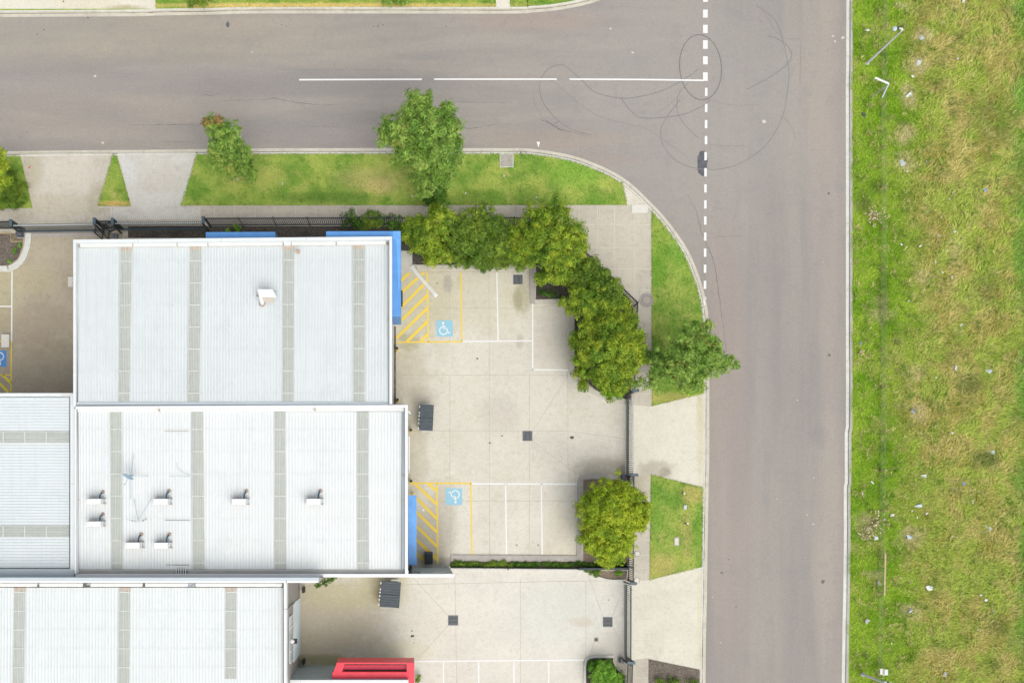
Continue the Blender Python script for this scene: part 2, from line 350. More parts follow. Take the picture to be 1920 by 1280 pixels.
def tuss():
    t = NT('paddock_tussock_grass'); r = t.pos.outputs['Random Per Island']
    c = t.mix(t.rng(t.noise(2.0, 3, .6, off=5), .42, .58), C(126,164,50), C(218,210,138)); c = t.mix(t.math('MULTIPLY', t.rng(t.noise(1.1, 3, off=9), .5, .6), .6), c, C(98,140,44))
    c = t.mix(1.0, c, t.mix(r, (.7,.7,.7,1), (1.35,1.35,1.35,1)), 'MULTIPLY'); return t.done(c, .8, 0, .15)
M['tussock'] = tuss()
def leafmat(name, cols, rare=None, trans=.3):
    t = NT(name); r = t.pos.outputs['Random Per Island']
    n = t.rng(t.noise(1.0, 3, .6, off=len(name)), .34, .66)
    c = t.mix(n, cols[0], cols[1]); c = t.mix(t.math('MULTIPLY', t.rng(t.noise(.6, 3, off=31), .5, .66), .7), c, cols[2])
    c = t.mix(1.0, c, t.mix(r, (.55,.58,.5,1), (1.5,1.42,1.4,1)), 'MULTIPLY')
    c = t.mix(1.0, c, t.mix(t.rng(t.noise(2.4, 4, .6, off=71), .36, .64), (.66,.70,.66,1), (1.22,1.18,1.2,1)), 'MULTIPLY')
    if rare: c = t.mix(t.math('MULTIPLY', t.rng(t.noise(.8, 3, off=45), .6, .68), .7), c, rare)
    t.done(c, .6, 0, .25)
    tr = t.n.new('ShaderNodeBsdfTranslucent'); t.l.new(c, tr.inputs[0]); mx = t.n.new('ShaderNodeMixShader'); mx.inputs[0].default_value = trans
    out = t.n['Material Output']; t.l.new(t.b.outputs[0], mx.inputs[1]); t.l.new(tr.outputs[0], mx.inputs[2]); t.l.new(mx.outputs[0], out.inputs[0])
    return t.m
M['leaf_street'] = leafmat('street_tree_leaves', [C(136,178,72), C(168,200,98), C(112,160,62)], C(196,200,100))
M['leaf_garden'] = leafmat('garden_tree_leaves', [C(126,164,46), C(173,196,58), C(102,147,46)], C(201,214,65))
M['leaf_green'] = leafmat('green_hedge_leaves', [C(114,150,50), C(144,172,60), C(92,134,44)])
M['leaf_lot'] = leafmat('car_park_tree_leaves', [C(156,188,44), C(188,207,56), C(128,164,39)])
M['leaf_lime'] = leafmat('lime_leaves', [C(117,176,52), C(149,203,75), C(96,160,42)])
M['leaf_bright'] = leafmat('bright_green_leaves', [C(128,192,31), C(160,209,52), C(102,171,31)])
M['leaf_yellow'] = leafmat('yellow_green_leaves', [C(150,184,46), C(184,200,60), C(124,164,42)] or [C(181,197,42), C(220,219,63), C(149,181,42)])
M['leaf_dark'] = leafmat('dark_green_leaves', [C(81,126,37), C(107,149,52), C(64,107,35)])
M['leaf_dry'] = leafmat('dry_flower_heads', [C(220,205,170), C(235,225,200), C(190,175,130)], trans=.1)
M['leaf_red'] = leafmat('red_leaf_tips', [C(168,140,88), C(160,140,72), C(170,120,84)])
M['bark'] = simple('bark', C(130,115,98), .25, 8, .95, bump=.5)
# roof metals
def roofmat(name, col, line, streak, var=.02):
    t = NT(name); c = t.mix(t.rng(t.noise(.3, 4), .3, .7), sc(col, 1-var), sc(col, 1+var))
    n = t.noise(1.0, 5, .6, (5, .12, 1), off=3); c = t.mix(t.math('MULTIPLY', t.rng(n, .48, .72), .7), c, streak); c = t.mix(t.math('MULTIPLY', t.rng(t.noise(.5, 6, .7, off=51), .5, .7), .45), c, sc(streak, .97))
    sp = t.rng(t.noise(6, 3, .6, off=6), .75, .8); c = t.mix(t.math('MULTIPLY', sp, .5), c, C(190,185,165))
    return t.done(c, .42, .0, .4)
M['roof_a'] = roofmat('blue_white_roof_steel', C(228,233,232), None, C(216,224,225))
M['roof_b'] = roofmat('white_roof_steel', C(237,239,237), None, C(226,231,231))
M['roof_c'] = roofmat('pale_blue_roof_steel', C(228,234,234), None, C(215,225,228))
M['roof_d'] = roofmat('bright_white_roof_steel', C(237,240,238), None, C(227,233,233))
M['rib_line'] = simple('painted_rib_shade', C(200,213,219), .08, 2, .5)  # greyer tone for one side of each rib, a shadow line painted in
def skymat(name, col):
    t = NT(name); c = t.mix(t.rng(t.noise(2.2, 5, .7), .3, .7), sc(col, .93), sc(col, 1.06))
    c = t.mix(t.math('MULTIPLY', t.rng(t.noise(1, 4, off=4), .55, .7), .4), c, C(186,184,170)); return t.done(c, .5, 0, .4)
M['skylight'] = skymat('weathered_fibreglass', C(190,195,187)); M['sky_rib'] = simple('fibreglass_rib', C(222,225,218), .05, 3)
M['sky_end'] = simple('stained_fibreglass', C(196,178,160), .1, 5)
M['coping'] = simple('white_parapet_capping', C(232,237,237), .02, 1, .4)
M['coping_b'] = simple('bright_parapet_capping', C(240,242,241), .02, 1, .4)
M['coping_shade'] = simple('pale_blue_shaded_capping', C(205,216,221), .03, 1, .4)  # shaded copy of the white capping, shade put into the colour; also bluish flashings
M['flash'] = simple('gutter_flashing', C(234,235,230), .03, 1.5, .4)
M['gutter'] = None
def guttermat():
    t = NT('dirty_box_gutter'); c = t.mix(t.rng(t.noise(.9, 6, .7, (1, 2, 1)), .46, .56), C(186,198,204), C(105,103,100)); return t.done(c, .7, 0, .3)
M['gutter'] = guttermat()
M['rust'] = simple('rusty_sealant', C(205,188,160), .15, 5)
M['wall_grey'] = simple('grey_tilt_panel', C(170,165,160), .06, 1.2, .85)
M['wall_pale'] = simple('pale_tilt_panel', C(205,205,200), .05, 1.2, .85)
M['wall_blue'] = simple('blue_grey_wall_panel', C(175,188,192), .05, 1.2, .8)
M['white'] = simple('white_enamel', C(242,243,240), .03, 3, .4)
M['door'] = simple('pale_green_roller_door', C(222,230,222), .03, 2, .5)
M['blue'] = simple('blue_cladding', C(96,156,222), .06, 1.5, .4)
M['blue_lt'] = simple('light_blue_cladding', C(112,176,246), .08, 1.5, .4)
M['red'] = simple('red_cladding', C(255,66,84), .10, 1.5, .4)
M['red_dk'] = simple('dark_red_cladding', C(215,36,78), .06, 1.5, .4)
M['black'] = simple('black_rubber', C(50,54,56), .15, 5, .7)
M['glass'] = simple('dark_window_glass', C(90,120,135), .1, 1, .15, 0, .6)
M['glass_pale'] = simple('pale_sky_painted_glass', C(225,236,240), .05, 1.5, .2, 0, .6)  # reflected sky painted in as a pale base colour
M['fence'] = simple('charcoal_fence_steel', C(56,64,68), .12, 4, .5, .0, .5)
M['gate'] = simple('slate_blue_gate_steel', C(78,98,108), .15, 4, .45, .0, .5)
M['galv'] = simple('galvanised_steel', C(222,228,230), .04, 5, .4, 0, .5)
M['pole'] = simple('grey_pole_steel', C(186,184,186), .06, 5, .5)
M['lamp'] = simple('pale_lamp_housing', C(205,216,222), .05, 5, .4)
M['bin'] = simple('slate_bin_plastic', C(76,86,92), .12, 5, .55)
M['bin_dk'] = simple('dark_bin_steel', C(66,76,80), .15, 5, .6)
M['bin_rib'] = simple('bin_lid_rib', C(90,100,106), .1, 5, .5)
M['yellow'] = simple('yellow_bollard_paint', C(245,215,50), .08, 6, .5)
M['grate'] = simple('drain_grate_steel', C(120,124,126), .15, 8, .6)
M['grate_dk'] = simple('drain_pit_dark', C(60,62,64), .2, 8, .8)
M['pit'] = simple('pit_lid_concrete', C(182,174,162), .08, 6, .9)
M['pit_ring'] = simple('grey_manhole_ring', C(172,166,160), .06, 6, .9)
M['pit_pale'] = simple('pale_pit_lid', C(226,222,210), .05, 6, .8)
M['timber'] = simple('weathered_timber', C(200,180,140), .15, 5, .9)
M['guard'] = simple('pale_plastic_sleeve', C(222,234,240), .06, 5, .5)
M['litter'] = simple('white_litter', C(240,240,240), .04, 6, .6)
M['litter_blue'] = simple('blue_litter', C(130,175,220), .1, 6, .6)
M['litter_grey'] = simple('grey_litter', C(190,188,184), .1, 6, .8)
M['wire'] = simple('fence_wire', C(150,165,120), .1, 5, .6)
M['cable'] = simple('grey_cable', C(150,170,182), .1, 5, .6)
M['pipe'] = simple('dark_lagged_pipe', C(70,100,118), .15, 5, .6)
M['rustybrown'] = simple('rusty_bracket', C(188,166,146), .2, 9, .8)
M['dish'] = simple('blue_grey_dish', C(150,176,194), .04, 5, .5)
M['strip'] = simple('white_plastic_strip', C(226,224,216), .05, 3, .6)
M['grille'] = simple('beige_louvre', C(208,198,182), .06, 8, .7)
# ------------------------------------------------------------------ ground, road, kerbs
FAR = 2500
struct(MB().add([(-600,-600,-.06),(600,-600,-.06),(600,600,-.06),(-600,600,-.06)], [(0,1,2,3)]), 'ground', grass('far_ground_turf', 'field', False, .8))
road = struct(MB().sheet([(-3000,-2400),(1600,-2400),(1600,4200),(-3000,4200)], 0.0), 'road', M['asphalt'])
south_edge = [(-2400,284),(-400,284.5)] + spline([(-60,284.3),(0,284),(120,282.5),(300,281),(480,278.5),(640,278),(940,278),(980,278),(1012.5,281),(1045,286),(1075,292.5),(1105,302.5),(1135,315),(1165,331),(1190,350),(1215,374),(1240,400),(1262.5,427.5),(1285,460),(1299,487),(1310,515),(1319.5,545),(1325,570),(1328,592),(1330,640),(1330,760),(1330,860),(1328.5,920),(1326.5,1040),(1325.4,1120),(1323.6,1200),(1323,1270),(1322.5,1340)], 6) + [(1321,1500),(1320,3600)]
north_edge = [(-2400,33),(-300,33.5)] + spline([(-60,33),(0,32.5),(250,31),(300,29.5),(400,28),(480,26),(720,26),(960,26),(997,24),(1035,21),(1072,15),(1100,9),(1125,1),(1165,-16),(1205,-42),(1245,-80),(1285,-135),(1310,-200),(1322,-270),(1325,-330)], 6) + [(1326,-400),(1326,-2200)]
east_edge = [(1588,-2200),(1587,0),(1586.5,120),(1585.8,165)] + [(1586,300),(1586,640),(1586.3,690),(1586,800),(1583.8,812),(1584,905),(1582,912),(1582.3,1000),(1581,1110),(1579.5,1180),(1578.2,1280),(1572,3600)]
def W(pts, z=0): return [P(x, y, z)[:2] for x, y in pts]
def kerb(pts_w, side, name, drive=()):   # side +1: block lies to the left of travel
    prof = [(0.0,.006),(.10,.004),(.235,.003),(.262,.008),(.292,.105),(.32,.125),(.42,.130),(.44,.10)]
    mb = MB(); lines = [offset(pts_w, side*d) for d, z in prof]; n = len(pts_w)
    vs = [(lines[k][i][0], lines[k][i][1], prof[k][1]) for k in range(len(prof)) for i in range(n)]
    fs = [(k*n+i, k*n+i+1, (k+1)*n+i+1, (k+1)*n+i) for k in range(len(prof)-1) for i in range(n-1)]
    mb.add(vs, fs); return mb
se = W(south_edge); ne = W(north_edge); ee = W(east_edge)
ks = struct(kerb(se, -1, 'k'), 'kerb', M['kerb']); kn = struct(kerb(ne, 1, 'k'), 'kerb', M['kerb']); ke = struct(kerb(ee, 1, 'k'), 'kerb', M['kerb_pale'])
for (e, sd, par) in ((se, -1, ks), (ne, 1, kn), (ee, 1, ke)):
    random.seed(3); g = MB(); g.strip(offset(e, sd*.248), lambda t: random.choice((.012,.03,.05,.06,.035)), .0105); o = g.build('gutter_grime', M['grime'], par)
    tp = MB(); tp.strip(offset(e, sd*.375), .085, .1335); tp.build('kerb_top', M['kerb_pale'] if par is not ke else M['kerb_grey'], par)
jj = MB()
for (e, sd) in ((se, -1), (ne, 1)):
    o0, o1 = offset(e, 0), offset(e, sd*.42)
    acc = 0
    for i in range(1, len(e)):
        acc += math.dist(e[i], e[i-1])
        if acc > 2.2 and abs(e[i][0]) < 60 and abs(e[i][1]) < 60:
            acc = 0; jj.strip([o0[i], o1[i]], .022, .1365)
blk = MB()
inn = offset(se, -.425)
def fan(mb, path, cx, cy, sx, z):
    vs = [(x, y, z) for x, y in path] + [(min(x, cx), min(y, cy) if sx < 0 else max(y, cy), z) for x, y in path]; n = len(path)
    for i in range(n-1):
        a, b, c, d = vs[i], vs[i+1], vs[n+i+1], vs[n+i]
        q = [a, b, c, d] if c != d else [a, b, c]
        mb.add(q, [tuple(range(len(q)))[::(-1 if sx < 0 else 1)]])
def rect(mb, x0, x1, y0, y1, z): mb.add([(x0,y0,z),(x1,y0,z),(x1,y1,z),(x0,y1,z)], [(0,1,2,3)])
cx_, cy_ = P(1150,0)[0], P(0,335)[1]
fan(blk, inn, cx_, cy_, -1, .12); rect(blk, inn[0][0], cx_, P(0,3600)[1], cy_, .12)
foot = struct(blk, 'footpath', M['footpath'])
nb = MB(); inn = offset(ne, .425); fan(nb, inn, P(1000,0)[0], P(0,0)[1], 1, .12); rect(nb, inn[0][0], P(1000,0)[0], P(0,0)[1], P(0,-2200)[1], .12); nblock = struct(nb, 'verge', M['lawn'])
# paddock ground mesh
random.seed(5)
inn_e = offset(ee, .43)
def east_x(y):
    for i in range(len(inn_e)-1):
        y0, y1 = inn_e[i][1], inn_e[i+1][1]
        if y1 <= y <= y0: return inn_e[i][0] + (inn_e[i+1][0]-inn_e[i][0])*(y0-y)/((y0-y1) or 1)
    return inn_e[0][0]
def field_z(x, y):
    return .13 + .05*np.sin(x*.7+.6*np.sin(y*.33))*np.sin(y*.41) + .03*np.sin(x*1.9+1)*np.sin(y*1.6)
ys = np.linspace(P(0,1700)[1], P(0,-500)[1], 220); us = np.linspace(0, 1, 60)**1.6
vs = []; 
for y in ys:
    x0 = east_x(y)
    for u in us:
        x = x0 + u*70
        vs.append((x, y, .1 if u == 0 else float(field_z(x, y))))
nu = len(us); fs = [(i*nu+j, i*nu+j+1, (i+1)*nu+j+1, (i+1)*nu+j) for i in range(len(ys)-1) for j in range(nu-1)]
struct(MB().add(vs, fs), 'paddock_ground', M['field'], smooth=True)
# sheets on the south block
Z1 = .124; Z2 = .128; Z3 = .132
yard = struct(MB().sheet([(736,502),(1003,502),(1003,568),(1066,568),(1066,700),(1090,722),(1130,746),(1172,757),(1172,889),(1093,889),(1093,1055),(845,1062),(736,1062)], Z1), 'parking_yard', M['yard'])
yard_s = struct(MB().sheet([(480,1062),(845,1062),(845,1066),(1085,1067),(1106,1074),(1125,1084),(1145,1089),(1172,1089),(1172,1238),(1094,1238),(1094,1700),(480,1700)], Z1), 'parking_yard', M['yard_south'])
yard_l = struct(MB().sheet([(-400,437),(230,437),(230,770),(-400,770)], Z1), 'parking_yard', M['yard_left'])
struct(MB().sheet([(38,288),(211,287),(183,388),(208,388),(208,413),(62,413),(62,392)], Z1), 'driveway', M['drive_old'])
struct(MB().sheet([(220,287),(367,286),(340,388),(375,388),(375,412),(211,412),(211,388),(247,388)], Z1), 'driveway', M['drive_grey'])
struct(MB().sheet([(1172,757),(1222,762),(1324,736),(1320,913),(1220,889),(1172,889)], Z1), 'driveway', M['drive'])
struct(MB().sheet([(1172,1089),(1218,1087),(1318.5,1062),(1314.5,1254),(1216,1233),(1172,1238)], Z1), 'driveway', M['drive'])
struct(MB().sheet([(-900,17),(292,17),(284,-200),(-900,-200)], Z1), 'driveway', M['drive_north'])
struct(MB().sheet([(930,14),(956,14),(956,-200),(930,-200)], Z1), 'footpath', M['drive_north'])
CORNER = True
struct(MB().sheet([(766,470),(773,470),(773,487),(779,490),(782,509),(738,510),(738,470)], Z1+.002), 'footpath', M['drive_grey'])
# footpath joints
j = MB()
for x in list(range(250, 1130, 38)): j.spx([(x,387),(x,410)], .9, Z1+.001)
for x, y0, y1 in [(1120,386,480),(1152.5,386,520),(1190,386,560)]: j.spx([(x,y0),(x,y1)], 1.1, Z1+.001)
for y, x0, x1 in [(421,1085,1221),(465,1098,1222),(504,1118,1222),(543,1160,1222),(616,1198,1222),(621,1198,1222),(660,1198,1222),(700,1198,1222),(738,1192,1222)]: j.spx([(x0,y),(x1,y)], 1.1, Z1+.001)
for y in (934,973,1012,1040,1064,1120,1160,1200,1238,1270): j.spx([(1190,y),(1219,y)], 1.2, Z1+.006)
j.spx([(208.5,388),(208.5,412)], 2.2, Z1+.006); j.spx([(375,388),(375,412)], 2.0, Z1+.006)
j.spx([(185,389),(247,389)], 1.6, Z1+.007)
j.build('joint', M['joint_pale'], foot)
jj.build('joint', M['joint'], ks)
j = MB()
for a in [((842.5,509),(843,640)),((843.5,703),(843.5,905)),((917,509),(918,1040)),((992,500),(992.5,577)),((992.5,703),(992.5,1040)),((751,577.5),(990,577.5)),((740,703),(1064,703)),
          ((770,807.5),(1064,807.5)),((820,938.7),(1080,938.7)),((1064.5,700),(1065,874)),((1000,805),(1064,705)),((1000,827),(1079.5,887)),((1064,807.5),(1176,823)),((843.5,905),(844.5,1038)),
          ((990,509),(990,576)),((782,509.2),(990,509.2)),((1061.5,577),(1063.5,704)),((1001,576),(1040,573)),((1079.4,887.5),(1139,888.4)),((1079.4,887.5),(1077.5,1040)),((845,1037.5),(1077,1039.5))]:
    j.spx([a[0], a[1]], .8, Z2)
j.build('joint', M['joint'], yard)
j = MB()
for a in [((755,1095.5),(1060,1089)),((1060,1089),(1180,1088)),((853,1080),(856.5,1280)),((976,1086),(976,1280)),((1098.5,1090),(1098.5,1232)),((840,1153),(775,1083)),((840,1172),(781,1237)),
          ((1131,1156),(1105,1082)),((1149,1175),(1166,1205)),((1148,1156),(1160,1122)),((700,1096),(566,1098)),((693,1040),(694,1240)),((640,1234),(694,1236)),((1115,1202),(1104,1232))]:
    j.spx([a[0], a[1]], .8, Z2)
j.build('joint', M['joint'], yard_s)
j = MB()
for a in [((45,455),(60,455)),((119,441),(119,500)),((60,504),(136,504))]: j.spx(list(a), .8, Z2)
j.build('joint', M['joint'], yard_l)
# painted lines
def lines(par, items, mat, z, name='painted_line'):
    for (pts, w) in items: MB().spx(pts, w, z).build(name, mat, par)
lines(road, [([(561,149.8),(791,149)],2.9),([(814,148.8),(1044,148.8)],2.9),([(1068,148.8),(1200,149.4),(1320,151)],2.9)], M['white_paint'], .004, 'lane_line')
for y0, y1 in [(-40,-24),(-12,4),(18.5,33.5),(47,62.5),(76,92),(106,121),(136,152)]: MB().spx([(1322.6,y0),(1322.6,y1)], 8.6, .005).build('give_way_dash', M['white_paint'], road)
for k in range(14):
    y = 165 + k*30.1; x = 1324.3 - k*.15 + (0 if k < 4 else -.6)
    MB().spx([(x,y),(x-.1,y+15.4)], 4.6, .004).build('centre_dash', M['white_paint'], road)
MB().sheet([(1006,266),(1012.6,266),(1009.6,277)], .004).build('painted_triangle', M['white_paint'], road)
Y = M['yellow_paint']; Wp = M['white_paint']
lines(yard, [([(801.3,509.5),(803,641)],2.7),([(864,509.5),(866,640)],2.7),([(741,641.5),(867,640.3)],2.7)], Y, Z3)
lines(yard, [([(866.8,640),(997,638.7)],2.6),([(931.5,510),(934,638)],2.6),([(998.7,569),(998.7,693.5)],2.6),([(997.5,693),(1066,693.5)],2.6)], Wp, Z3)
for a in [((752,526.5),(768,511.5)),((752,549),(795,511)),((752,576),(802,526)),((752,601),(802,552.5)),((742.5,634.5),(802,577)),((763,640),(802,602)),((788,640),(802,626))]:
    MB().spx(list(a), 5.2, Z2+.002).build('hatch_line', Y, yard)
lines(yard, [([(767,905.4),(884.5,905.6)],3),([(819.5,906),(820.8,1057)],2.8),([(883,905.6),(885,1043)],2.8)], Y, Z3)
lines(yard, [([(884.5,906.4),(1087,907.2)],3),([(948,907),(949.6,1038.5)],2.6),([(1015,907),(1016.6,1038.5)],2.6)], Wp, Z3)
for a in [((778,906.5),(819,945)),((803,906.5),(819,920)),((780,932),(819,972)),((780,958.5),(819,997)),((779,984),(819,1023.5)),((780,1010),(820,1049)),((780,1036),(797,1051))]:
    MB().spx(list(a), 5.2, Z2+.002).build('hatch_line', Y, yard)
lines(yard_s, [([(691,1239.8),(759,1239.3)],2.6),([(764,1239.2),(900,1238),(1095,1236.6)],2.7)] + [([(x,1240),(x+.6,1700)],2.6) for x in (831.5,897.5,963.5,1029)], Wp, Z3)
lines(yard_s, [([(759,1239.3),(764,1239.3)],2.6)], Y, Z3+.001)
lines(yard_l, [([(22.5,505),(21.8,640)],2.4),([(-60,574.3),(21,574.3)],2.4)], Wp, Z3)
lines(yard_l, [([(-60,640),(20,640)],2.2),([(21.2,640),(21,700),(20.7,734)],2.2),([(-60,702.5),(20,702.5)],2.2),([(5,703),(20.5,718)],5),([(-12,708),(16,735)],5)], M['yellow_dull'], Z3+.001)
def isa(cx, cy, size, rot, par, mat, z):
    q = MB().sheet([(cx-size/2,cy-size/2),(cx+size/2,cy-size/2),(cx+size/2,cy+size/2),(cx-size/2,cy+size/2)], z).build('accessible_bay_panel', mat, par)
    def T(u, v):
        u -= .5; v -= .5
        if rot: u, v = -u, -v
        return (cx + u*size, cy + v*size)
    mb = MB(); w = size*.062
    arc = [T(.42+.235*math.cos(a), .63+.235*math.sin(a)) for a in [math.radians(t) for t in range(-112, -361, -12)][::1]]
    arc = [T(.42+.235*math.cos(math.radians(t)), .63+.235*math.sin(math.radians(t))) for t in range(250, 14, -12)]
    mb.spx(arc, w, z+.004)
    mb.spx([T(.39,.27), T(.42,.5), T(.62,.51), T(.73,.78), T(.85,.74)], w*1.15, z+.005)
    mb.spx([T(.41,.38), T(.56,.385)], w, z+.006)
    mb.sheet([T(.405+.075*math.cos(a*.5236), .17+.075*math.sin(a*.5236)) for a in range(12)], z+.007)
    mb.build('wheelchair_symbol', M['white_paint'], q)
isa(833.8, 615.6, 30.5, 0, yard, M['blue_paint'], Z2+.001); isa(851.2, 930.6, 31.2, 1, yard, M['blue_paint'], Z2+.001); isa(-3, 672, 30.5, 1, yard_l, M['blue_deep'], Z2+.001)
# tyre marks and cracks
def z4(pts, ox, oy, k=4.0): return [(ox + x/k, oy + y/k) for x, y in pts]
def mark(pts, w, mat, name='tyre_mark', z=.0022, n=8, jit=.25):
    w *= 1.3
    MB().spx(spline(pts, n), w, z, jit=jit).build(name, mat, road)
ell = [(1313.5+39.3*math.cos(a/24*2*math.pi)+3*math.sin(a/24*2*math.pi), 126.5+61*math.sin(a/24*2*math.pi)) for a in range(25)]
mark(ell, 1.4, M['tyre_dark'], z=.0024)
ell2 = [(1048+36*math.cos(a), 180+58*math.sin(a)) for a in [math.radians(x) for x in range(150, 300, 12)]]
mark(z4([(600,1012),(470,980),(380,930),(300,860),(240,780),(215,720),(205,650),(225,580),(270,520),(340,490),(400,495),(450,540),(530,610),(620,690),(760,730),(900,735),(1100,690),(1250,620),(1400,520)],960,0), 1.1, M['tyre'], z=.0026)
mark(z4([(270,600),(330,625),(400,690),(520,790),(650,870),(800,915),(1000,965),(1180,1080),(1320,1180)],960,0), 1.1, M['tyre_faint'], z=.0028)
mark(z4([(160,720),(165,660),(200,590),(250,560)],960,0), 1.0, M['tyre_faint'], z=.0029)
mark(z4([(160,720),(175,790),(220,870),(300,930),(400,970)],960,0), 1.0, M['tyre_faint'], z=.0029)
mark(z4([(1490,745),(1440,790),(1380,820),(1280,860),(1100,885),(960,880),(880,820),(820,740)],960,0), 1.2, M['tyre'], z=.0030)
mark(z4([(1320,625),(1260,690),(1240,750),(1240,830),(1290,930),(1400,1040)],960,0), 1.0, M['tyre'], z=.0032)
mark(z4([(1260,750),(1160,880),(1115,980),(1130,1080),(1200,1180),(1300,1240),(1440,1270),(1600,1262),(1760,1200),(1920,1070),(2030,870),(2070,650),(2075,520),(2030,300),(1970,150),(1830,40)],960,0), 1.0, M['tyre'], z=.0033)
mark([(1440,68),(1455,72),(1473,83),(1484,100),(1481,115),(1465,130),(1440,147),(1400,168)], 1.1, M['tyre'], z=.0034)
mark([(1425,15),(1440,33),(1455,60),(1478,73),(1500,75),(1501,105),(1500,155)], 1.0, M['tyre_faint'], z=.0035)
mark([(1467,217),(1485,240),(1492,262)], .9, M['tyre_faint'], z=.0036)
mark(z4([(1480,745),(1560,775),(1680,790),(1850,785)],960,0), .9, M['tyre_faint'], z=.0036)
mark(z4([(1480,1085),(1600,1095),(1760,1095)],960,0), .9, M['tyre_faint'], z=.0036)
mark([(1284,160),(1262,190),(1228,215)], .9, M['tyre_faint'], z=.0037)
def crack(pts, w=.9):
    q = []
    for i in range(len(pts)-1):
        for k in range(7):
            t = k/7; q.append((pts[i][0]+(pts[i+1][0]-pts[i][0])*t+random.uniform(-.9,.9), pts[i][1]+(pts[i+1][1]-pts[i][1])*t+random.uniform(-.9,.9)))
    q.append(pts[-1]); n = len(q)
    MB().spx(q, lambda t: w*(.35+.65*math.sin(math.pi*min(max(t,.05),.95)))*random.uniform(.5,1.2), .0038).build('crack', M['crack'], road)
crack([(245,234),(285,235),(330,233),(375,235)],1.1); crack([(415,188.5),(480,188)],.9); crack([(480,188),(513,184.5),(555,192.5),(600,197.5),(650,196)],1.1); crack([(380,177),(395,180),(412,175)],.8)
crack([(860,238.5),(880,241),(905,238.5)],1.4); crack([(905,238.5),(935,232)],.7); crack([(820,190),(960,193)],.6)
crack([(1014,224.5),(1030,230.5),(1040,237),(1052,244),(1075,248.5)],2.1); crack([(1040,231),(1048,228.5)],1.2); crack([(1075,248.5),(1105,255)],.9)
crack([(1290,365),(1306,398),(1315,434),(1324,455),(1337,486),(1343,515),(1349,560),(1356,610),(1362,660)],1.2); crack([(1324,447),(1360,444),(1400,442)],.6)
crack([(300,265),(350,266)],.7); crack([(1420,30),(1432,48)],.7); crack([(560,236),(660,239)],.5); crack([(490,130),(760,131)],.4)
def blot(px, py, rx, ry, mat, z=.003, name='stain', seed=1, par=road, spiky=.12, n=40):
    random.seed(seed); pts = []
    for k in range(n):
        a = 2*math.pi*k/n; r = 1 + random.uniform(-spiky, spiky); pts.append((px + rx*r*math.cos(a), py + ry*r*math.sin(a)))
    return MB().sheet(pts, z).build(name, mat, par)
blot(1317,306.5,9.5,24.5,M['oil'],z=.0031,name='oil_stain',seed=4,spiky=.09); blot(427,46.5,3.2,5.5,M['oil'],name='oil_stain',seed=5)
for i,(x,y,r) in enumerate([(165,33.5,2),(83,56,1.8),(37,41.5,1.2),(70,65,1.5),(528,47,1.3),(537,49,1.2),(701,50,1.3),(709,49,2),(718,47,1.5),(837,49.5,1.5),(845,42,1),(142,88,1),(51,249,1.3),(206,199,.9),(620,254,1.1),(407,90,1),(546,38,.9),(1353,1073,2.5),(1366,1048,1.4),(1380,1137,1.6),(1555,666,3),(1554,363,3),(1543,1090,4),(1556,42,1)]):
    blot(x,y,r*.95,r*.8,M['crack'],z=.0032,name='tar_spot',seed=10+i,spiky=.25,n=12)
for i,(x,y,r) in enumerate([(178,143,3),(193,268,2.6),(473,98,1.6),(1145,54,2),(1186,99,2.3),(1433,228,4),(1580,71,3.2),(1562,68,2.2),(1566,78,2),(1336,1119,1.4),(1544,491,1),(1495,750,1.4),(1525,982,1.6),(1513,965,1.4),(1298,137,1),(1526,895,1.3),(1457,935,1.2),(1351,1204,1.4)]):
    blot(x,y,r,r*.7,M['joint_pale'],z=.0031,name='pale_spot',seed=50+i,spiky=.4,n=14)
for i,(x,y,r) in enumerate([(772.6,1182,2),(774,1191.5,3.8),(776,1204,1)]): blot(x,y,r,r*.6,M['grime'],z=Z3,name='debris',seed=90+i,par=yard_s,spiky=.4,n=12)
for i,(x,y,r) in enumerate([(1072,819.5,4.2),(941.5,816.5,2),(820,531,1.5),(895,672,2.2),(918.5,830,2),(1141,1124,1.4)]): blot(x,y,r,r*.7,M['grime'] if i else M['mulch'],z=Z3,name='debris',seed=95+i,par=yard,spiky=.25,n=14)
# kerbs inside the block
def ikerb(pts, w, mat, zt=.24, name='kerb', sp=0): return struct(MB().spx(spline(pts, 6) if sp else pts, w, Z1, zt), name, mat)
ikerb([(781,500.5),(1000,500.5)], 8, M['kerb'], .22); ikerb([(997,497),(999.5,569)], 9.5, M['kerb_grey'], .214); ikerb([(1003,566),(1072,564)], 9, M['kerb'], .225)
ikerb([(1071.5,562),(1071.5,694),(1076,706),(1090,718),(1110,733),(1134,744),(1170,752)], 9.5, M['kerb'], .228)
ikerb([(1140,893),(1100,893),(1090,896),(1087,905),(1086,1046)], 9.5, M['kerb_grey'], .22); ikerb([(845,1045),(1093,1046.5)], 10, M['kerb_grey'], .21)
ikerb([(845,1066),(1087,1068)], 3, M['kerb_pale'], .26); ikerb([(1087,1069),(1106,1074),(1125,1083),(1145,1087.5),(1172,1087.5)], 3.6, M['kerb_pale'], .26, sp=1)
ikerb([(1096.5,1320),(1096.5,1285),(1096.5,1255),(1099,1238),(1106,1232.5),(1118,1230.5),(1151,1230)], 4.5, M['kerb_pale'], .26, sp=1); ikerb([(1151,1230),(1151,1240),(1156,1250),(1165,1262),(1170,1290)], 3, M['kerb'], .25)
ikerb([(-120,504),(0,504),(18,503),(34,494),(44,480),(51,460),(53,437)], 11, M['kerb_pale'], .22, sp=1)
ikerb([(-60,436.5),(20,437),(20.5,452.5),(42,452.5)], 1.6, M['timber'], .25); ikerb([(1184,1240),(1183,1700)], 3, M['kerb'], .2)
